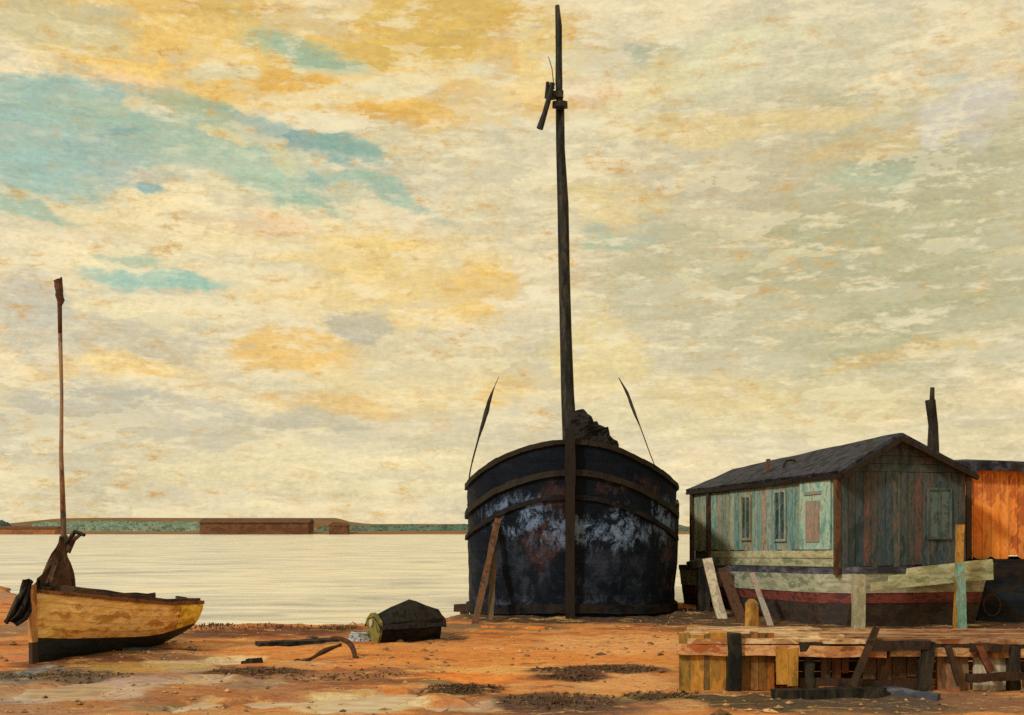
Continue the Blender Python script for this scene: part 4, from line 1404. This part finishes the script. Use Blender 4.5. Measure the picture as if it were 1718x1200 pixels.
q.build('tarred_base', M['tar'], osd, jit=.03, freq=1.5)
q = MB()
c0 = at(1664, 1016, oy - .68)
q.tube([c0 + Vector((.22 * math.cos(a), 0, .27 * math.sin(a))) for a in [2 * math.pi * j / 20 for j in range(21)]], .022, 6)
q.build('mooring_ring', M['iron'], osd)
q = MB()
q.beam((ox0 + .1, oy - .04, zm - .3), (ox0 + .1, oy - .04, zt), .14, .06, up=(0, 1, 0), col=(.5, .5, .5), seg=3)
q.build('corner_board', M['brownwood'], osd)

# ------------------------------------------------------------------ timber landing stage in the right foreground
SY0, SY1, SZ = 17.1, 18.95, .80
sx0, sx1 = at(1140, 0, SY0).x, 9.6
lsg = thing('landing_stage', ((sx0 + sx1) / 2, SY0, 0), 'low broken timber landing stage with ochre planks and black posts, right foreground', 'landing stage')
q = MB()
yy = SY0 - .06
i = 0
while yy < SY1:
    wd = random.uniform(.22, .30)
    z = SZ + random.uniform(-.012, .012)
    xa = sx0 + (yy - SY0) * .2 + random.uniform(.0, .14)
    xm = sx0 + random.uniform(2.0, 4.0)
    c1, c2 = T(.25), T(.25)
    q.beam((xa, yy + wd / 2, z), (xm, yy + wd / 2, z + random.uniform(-.02, .02)), wd - .02, .07, col=(c1[0], c1[1] * .97, c1[2] * .94), seg=6, rough=.008)
    if random.random() < .78:
        q.beam((xm + .03, yy + wd / 2, z), (sx1, yy + wd / 2, z - .03), wd - .02, .07, col=(c2[0] * .62, c2[1] * .46, c2[2] * .40), seg=6, rough=.008)
    yy += wd
q.build('decking', M['deck'], lsg)
q = MB()
q.beam((sx0 - .05, SY0 - .03, SZ - .13), (sx0 + 3.1, SY0 - .03, SZ - .17), .07, .16, col=(1.1, .78, .6), seg=8, rough=.012)
q.beam((sx0 + 3.15, SY0 - .03, SZ - .17), (sx1, SY0 - .03, SZ - .19), .07, .13, col=(.9, .7, .55), seg=8, rough=.012)
q.beam((sx0 + .04, SY0 + .04, SZ - .12), (sx0 + .40, SY1, SZ - .12), .07, .18, col=(1.6, 1.1, .7), seg=6, rough=.012)
q.build('edge_beam', M['deck'], lsg)
# side planking, upright, ochre at the left and broken away towards the right
q = MB()


def upright(px0, px1, py0, py1, y, c_, lean=0.0, th=.05):
    a, b = at(px0, py1, y), at(px1, py1, y)
    z0, z1 = max(-.08, a.z), at(px0, py0, y).z
    q.prism([(a.x + lean, y, z0), (b.x + lean, y, z0), (b.x, y, z1 + random.uniform(-.02, .02)), (a.x, y, z1 + random.uniform(-.02, .02))], (0, th, 0), c_)


for px0, px1, c_ in ((1140, 1157, (.75, .85, .9)), (1158, 1181, (1.2, 1.1, .9)), (1182, 1190, (.55, .6, .8)), (1191, 1219, (1.25, 1.12, .85))):
    upright(px0, px1, 1063 + random.uniform(0, 8), 1160, SY0 + .02, c_)
for px0, px1, c_ in ((1245, 1258, (.5, .45, .55)), (1259, 1272, (.65, .55, .6)), (1273, 1286, (.45, .4, .45)), (1287, 1299, (.8, .5, .35))):
    upright(px0, px1, 1062, 1158, SY0 + .05, c_)
upright(1302, 1322, 1086, 1149, SY0 - .08, (1.25, 1.15, .9), .02)
upright(1322, 1339, 1088, 1152, SY0 - .07, (1.15, 1.1, .9))
q.build('side_planking', M['ochre'], lsg, jit=.012, freq=4)
q = MB()
for px0, px1, c_ in ((1378, 1394, (1.2, 1.2, .9)), (1396, 1410, (1.5, .9, .6)), (1412, 1424, (1.3, .8, .6)), (1448, 1470, (1.2, 1.0, .8)), (1472, 1496, (1.35, 1.1, .9)), (1498, 1520, (1.0, .85, .7)), (1522, 1538, (1.3, 1.1, .9))):
    upright(px0, px1, 1080, random.uniform(1128, 1150), SY0 + .25, c_, th=.04)
q.build('back_planking', M['brownwood'], lsg, jit=.012, freq=4)
q = MB()
for k_ in range(4):
    z = .08 + .17 * k_
    q.beam((sx0 + .70, SY1 - .5, z), (sx1, SY1 - .5, z), .05, .16, col=(.9 - .1 * k_, .6, .5), seg=6, rough=.01)
q.build('rear_boarding', M['brownwood'], lsg)
for pts_, w0, up_ in (
        ((at(1232, 1062, SY0 - .05), at(1230, 1166, SY0 - .05)), .20, None), ((at(1556, 1076, SY0 - .05), at(1548, 1176, SY0 - .05)), .18, None),
        ((at(1357, 1080, SY0 + .1), at(1357, 1160, SY0 + .1)), .14, None), ((at(1162, 1066, SY1 - .4), at(1162, 1150, SY1 - .4)), .16, None), ((at(1700, 1082, SY0 - .02), at(1700, 1178, SY0 - .02)), .16, None)):
    q = MB()
    p0, p1 = pts_
    p1.z = -.15
    q.beam(p1, p0, w0, w0 * .8, up=(0, 1, 0), seg=6, rough=.012)
    q.build('post', M['blackpost'], lsg)
for p0, p1, w0 in ((at(1470, 1052, SY0 - .10), at(1424, 1166, SY0 - .16), .09), (at(1640, 1078, SY0 - .1), at(1662, 1128, SY0 - .12), .10), (at(1610, 1150, SY0 - .1), at(1590, 1085, SY0 - .1), .07)):
    q = MB()
    q.beam(p0, p1, w0, .08, up=(0, 1, 0), col=(.45, .42, .4) if w0 < .095 else (1.3, .7, .5), seg=5, rough=.01)
    q.build('brace', M['brownwood'], lsg)
for p0, p1, w0, h0, c_ in ((at(1455, 1084, SY0 - .1), at(1560, 1082, SY0 - .1), .09, .15, (.3, .3, .38)), (at(1620, 1138, SY0 - .2), at(1718, 1134, SY0 - .2), .1, .12, (.36, .3, .28)),
                           (at(1628, 1086, SY0 - .1), at(1692, 1088, SY0 - .1), .08, .12, (.5, .4, .35)), (at(1340, 1085, SY0 - .02), at(1380, 1085, SY0 - .02), .08, .14, (.3, .3, .3)),
                           (at(1340, 1146, SY0 + .1), at(1560, 1152, SY0 + .1), .08, .16, (.4, .35, .35))):
    q = MB()
    q.beam(p0, p1, w0, h0, col=c_, seg=5, rough=.014)
    q.build('cross_beam', M['brownwood'], lsg)
# pale canvas and boards stacked under the right end
for px0, px1, py0, py1, y, mt, lab in ((1572, 1628, 1090, 1165, SY0 + .03, 'brownwood', 'grey brown board standing under the right of the landing stage'), (1634, 1716, 1092, 1124, SY0 + .03, 'whitewood', 'pale wide board standing under the right end of the landing stage')):
    q = MB()
    a, b = at(px0, py1, y), at(px1, py1, y)
    z1 = at(0, py0, y).z
    q.prism([(a.x, y, -.05), (b.x, y, -.05), (b.x - .03, y + .05, z1), (a.x + .02, y + .05, z1)], (0, .06, 0), (2.4, 2.1, 1.8) if mt == 'brownwood' else (.9, .9, .9))
    tag(q.build('stacked_board', M[mt], loc=(a.x, y, 0), cuts=3, jit=.02, freq=4), lab, 'board', 'boards under the landing stage')
# ochre post behind the stage
q = MB()
c0 = at(1261, 1005, 21.5)
g0 = ground(c0.x, c0.y)
q.tube([(c0.x, c0.y, g0 - .1), (c0.x, c0.y, c0.z - .22), (c0.x, c0.y, c0.z - .08), (c0.x, c0.y, c0.z)], [.13, .125, .12, .05], 12, lump=.3)
tag(q.build('bollard', M['ochre'], loc=(c0.x, c0.y, g0)), 'short ochre post with rounded top standing just behind the landing stage', 'bollard')
# low dark timbers in front of the stage
for p0, p1, wd, mt, lab in ((at(1300, 1182, 16.2), at(1480, 1176, 16.6), .22, 'blackpost', 'black waterlogged baulk lying in front of the landing stage'),
                            (at(1486, 1176, 16.7), at(1575, 1182, 16.3), .16, 'hullblue', 'blue grey baulk lying in front of the black stage post'),
                            (at(1375, 1172, 16.9), at(1500, 1164, 17.0), .10, 'orange', 'thin orange batten lying along the foot of the landing stage')):
    q = MB()
    for p_ in (p0, p1):
        p_.z = ground(p_.x, p_.y) + .05
    q.beam(p0, p1, wd, wd * .7, col=(.9, .9, .9), seg=6, rough=.014)
    tag(q.build('driftwood_baulk', M[mt], loc=p0), lab, 'timber', 'timbers in front of the stage')

# ------------------------------------------------------------------ far bank
ls = thing('riverside_shed', tuple(at(426, 897, 432)), 'long low brown shed on the far bank', 'shed')
a, b = at(335, 896, 430), at(517, 896, 430)
z1 = at(0, 877, 430).z
q = MB()
q.prism([(a.x, 430, -.8), (b.x, 430, -.8), (b.x, 430, z1), (a.x, 430, z1)], (0, 12, 0))
q.build('wall', M['farbrown'], ls)
q = MB()
zr_ = at(0, 870, 430).z
q.prism([(a.x - .4, 429.4, z1), (a.x - .4, 442.6, z1), (a.x - .4, 436, zr_)], (b.x - a.x + .8, 0, 0))
q.build('roof', M['farroof'], ls)
hh_ = thing('boat_hut', tuple(at(568, 897, 428)), 'tiny brown hut with a sloping roof on the far bank', 'hut')
q = MB()
a, b = at(552, 896, 428), at(583, 896, 428)
z1 = at(0, 882, 428).z
q.prism([(a.x, 428, -.8), (b.x, 428, -.8), (b.x, 428, z1), (a.x, 428, z1)], (0, 5, 0))
q.build('wall', M['farbrown'], hh_)
q = MB()
q.prism([(a.x - .4, 427.7, z1), (b.x + .6, 427.7, z1), (b.x - .8, 427.7, at(0, 877, 428).z), (a.x + 1.2, 427.7, at(0, 876.5, 428).z)], (0, 5.6, 0))
q.build('roof', M['farbrown'], hh_)
rs = thing('rust_shed', tuple(at(45, 897, 428)), 'low orange brown shed on the far bank behind the yellow boat', 'shed')
q = MB()
a, b = at(-30, 897, 428), at(92, 897, 428)
q.prism([(a.x, 428, -.8), (b.x, 428, -.8), (b.x, 428, at(0, 887, 428).z), (a.x, 428, at(0, 887, 428).z)], (0, 8, 0))
q.build('wall', worn('rust_boards', [lin(.26, .10, .045), lin(.34, .14, .06)], (.3, .3, .5), .9, 0), rs)
q = MB()
q.prism([(a.x - .3, 427.6, at(0, 887, 428).z), (a.x - .3, 436.4, at(0, 887, 428).z), (a.x - .3, 432, at(0, 883, 428).z)], (b.x - a.x + .6, 0, 0))
q.build('roof', M['farroof'], rs)


def foliage_band(name, x0, x1, y, depth, top, n_, size, mat, kind, tint):
    b = MB()
    rows = []
    m_ = int((x1 - x0) / 1.1)
    for i in range(m_ + 1):
        x = x0 + (x1 - x0) * i / m_
        tz = top(x) * sm(0, 6, min(x - x0, x1 - x))
        rows.append([Vector((x, y + depth * k_ / 8, max(0, tz) * math.sin(math.pi * k_ / 8) ** .5)) + mn.noise_vector(Vector((x * .35, k_ * .9, 4))) * .5 for k_ in range(9)])
    b.grid(rows, lambda i, k_: tuple(c_ * (1 + .35 * mn.noise(Vector((i * .12, k_ * .3, 2)))) for c_ in tint))
    for _ in range(n_):
        x = random.uniform(x0, x1)
        u = random.random()
        c0 = Vector((x, y + depth * u * .5, top(x) * sm(0, 6, min(x - x0, x1 - x)) * math.sin(math.pi * u * .5) ** .5))
        s_ = size * random.uniform(.4, 1.1)
        d1 = Vector((random.uniform(-1, 1), random.uniform(-.3, .3), random.uniform(-.3, .3))).normalized() * s_
        d2 = Vector((random.uniform(-.3, .3), random.uniform(-.2, .5), 1)).normalized() * s_ * .7
        k_ = random.uniform(.75, 1.3)
        b.add([c0 - d1, c0 + d2, c0 + d1, c0 - d2], [(0, 1, 2, 3)], (tint[0] * k_, tint[1] * k_, tint[2] * k_))
    return b.build(name, mat, loc=((x0 + x1) / 2, y, 0))


def px_x(px, y):
    return (px - CX) / F * y


o = foliage_band('far_wood', px_x(30, 500), px_x(345, 500), 500, 18, lambda x: 5.0 + .6 * fbm(x, 0, .03, 3), 700, .8, M['fartree'], 'stuff', (.82, .9, .88))
tag(o, 'dull blue-green line of far trees left of the long brown shed', 'trees', kind='stuff')
o = foliage_band('far_wood', px_x(515, 500), px_x(1170, 500), 500, 18, lambda x: (3.7 + 1.2 * fbm(x, 5, .05, 3)) * (1.0 if x > -72 else .75), 900, .8, M['fartree'], 'stuff', (.42, .55, .56))
tag(o, 'dark blue-green line of far trees right of the long brown shed', 'trees', kind='stuff')
o = foliage_band('far_wood', px_x(-200, 480), px_x(36, 480), 470, 14, lambda x: 5.4 + 1.6 * fbm(x, 9, .09, 3), 300, .9, M['fartree'], 'stuff', (.25, .32, .42))
tag(o, 'dark bluish clump of far trees at the left edge', 'trees', kind='stuff')
# low brown ridge behind the trees
q = MB()
rows = []
for i in range(160):
    x = -900 + 1300 * i / 159
    hgt = 11.0 + .35 * fbm(x, 2, .012, 4)
    hgt *= (sm(120, -60, x) * .55 + .45) * (.55 + .45 * sm(-440, -380, x))
    if x > -150:
        hgt *= 1 - .5 * sm(-175, -120, x)
    rows.append([(x, 900 + 250 * k_ / 8 - 20, -1 + (hgt + 1) * math.sin(math.pi * (k_ / 8)) ** .7) for k_ in range(9)])
q.grid(rows)
tag(q.build('hills', worn('far_ridge', [lin(.17, .085, .035), lin(.20, .11, .045), lin(.15, .095, .05)], (.02, .02, .05), .95, 0), smooth=True), kind='structure')
# far trees on the right behind the sheds and left out of view, so the shore runs on
# ------------------------------------------------------------------ stones and weed
q = MB()
oct_v = [Vector(v_) for v_ in ((1, 0, 0), (-1, 0, 0), (0, 1, 0), (0, -1, 0), (0, 0, 1), (0, 0, -1))]
oct_f = [(0, 2, 4), (2, 1, 4), (1, 3, 4), (3, 0, 4), (2, 0, 5), (1, 2, 5), (3, 1, 5), (0, 3, 5)]
n_ = 0
while n_ < 1500:
    y = random.uniform(14.3, 31)
    x = random.uniform(-.5, .5) * y
    dens = fbm(x, y, .45, 4)
    if dens < random.uniform(-.25, .45):
        continue
    if shore_y(x) - y < .6 or (sx0 - .1 < x < sx1 and SY0 - .1 < y < SY1):
        continue
    s_ = .014 + .042 * random.random() ** 3 + (random.uniform(.04, .10) if random.random() < .025 else 0)
    rot = Matrix.Rotation(random.uniform(0, 6.28), 3, 'Z')
    sc3 = (s_ * random.uniform(.8, 1.7), s_ * random.uniform(.7, 1.2), s_ * random.uniform(.4, .8))
    g = ground(x, y)
    k_ = random.choice((.45, .7, 1.0, 1.3, 1.7))
    q.add([rot @ Vector((v_.x * sc3[0], v_.y * sc3[1], v_.z * sc3[2])) + Vector((x, y, g + sc3[2] * .3)) for v_ in oct_v], oct_f, (k_, k_ * random.uniform(.85, 1), k_ * random.uniform(.7, .95)))
    n_ += 1
tag(q.build('pebbles', M['stone'], smooth=False), kind='stuff')
q = MB()


def weed_patch(px, py, rx, ry, n_, lmax=.20, tall=.10):
    cx, cy, ax_, ay_ = gpx(px, py, rx, ry)
    for _ in range(int(n_ * .5)):
        a = random.uniform(0, 6.28)
        r_ = 1.15 * random.random() ** .8
        x, y = cx + ax_ * r_ * math.cos(a), cy + ay_ * r_ * math.sin(a)
        g = ground(x, y)
        l = random.uniform(.04, lmax * .7)
        d = Vector((random.uniform(-1, 1), random.uniform(-1, 1), random.uniform(.05, tall))).normalized() * l
        w_ = Vector((-d.y, d.x, 0)).normalized() * random.uniform(.008, .02)
        p0 = Vector((x, y, g))
        k_ = random.uniform(.6, 1.6)
        c_ = (k_, k_, k_)
        pm_ = p0 + d * .6 + Vector((0, 0, .02))
        q.add([p0 - w_, p0 + w_, pm_ + w_ * .8, pm_ - w_ * .8, p0 + d - Vector((0, 0, d.z * .5))], [(0, 1, 2, 3), (3, 2, 4)], c_)


for a in ((1000, 1130, 100, 7, 900), (955, 1144, 45, 5, 400), (775, 1163, 60, 7, 600), (940, 1182, 90, 14, 700), (425, 1131, 65, 6, 500), (700, 1076, 70, 6, 300), (90, 1138, 120, 7, 500), (1110, 1174, 60, 6, 400), (560, 1140, 110, 6, 250)):
    weed_patch(*a)
for a in ((470, 1057, 120, 4, 260), (360, 1056, 30, 4, 240), (570, 1058, 30, 3, 160), (1140, 1035, 40, 5, 250)):
    weed_patch(*a, lmax=.16, tall=1.0)
tag(q.build('seaweed', M['weed']), 'dark strands of weed strewn over the mud', 'seaweed', kind='stuff')
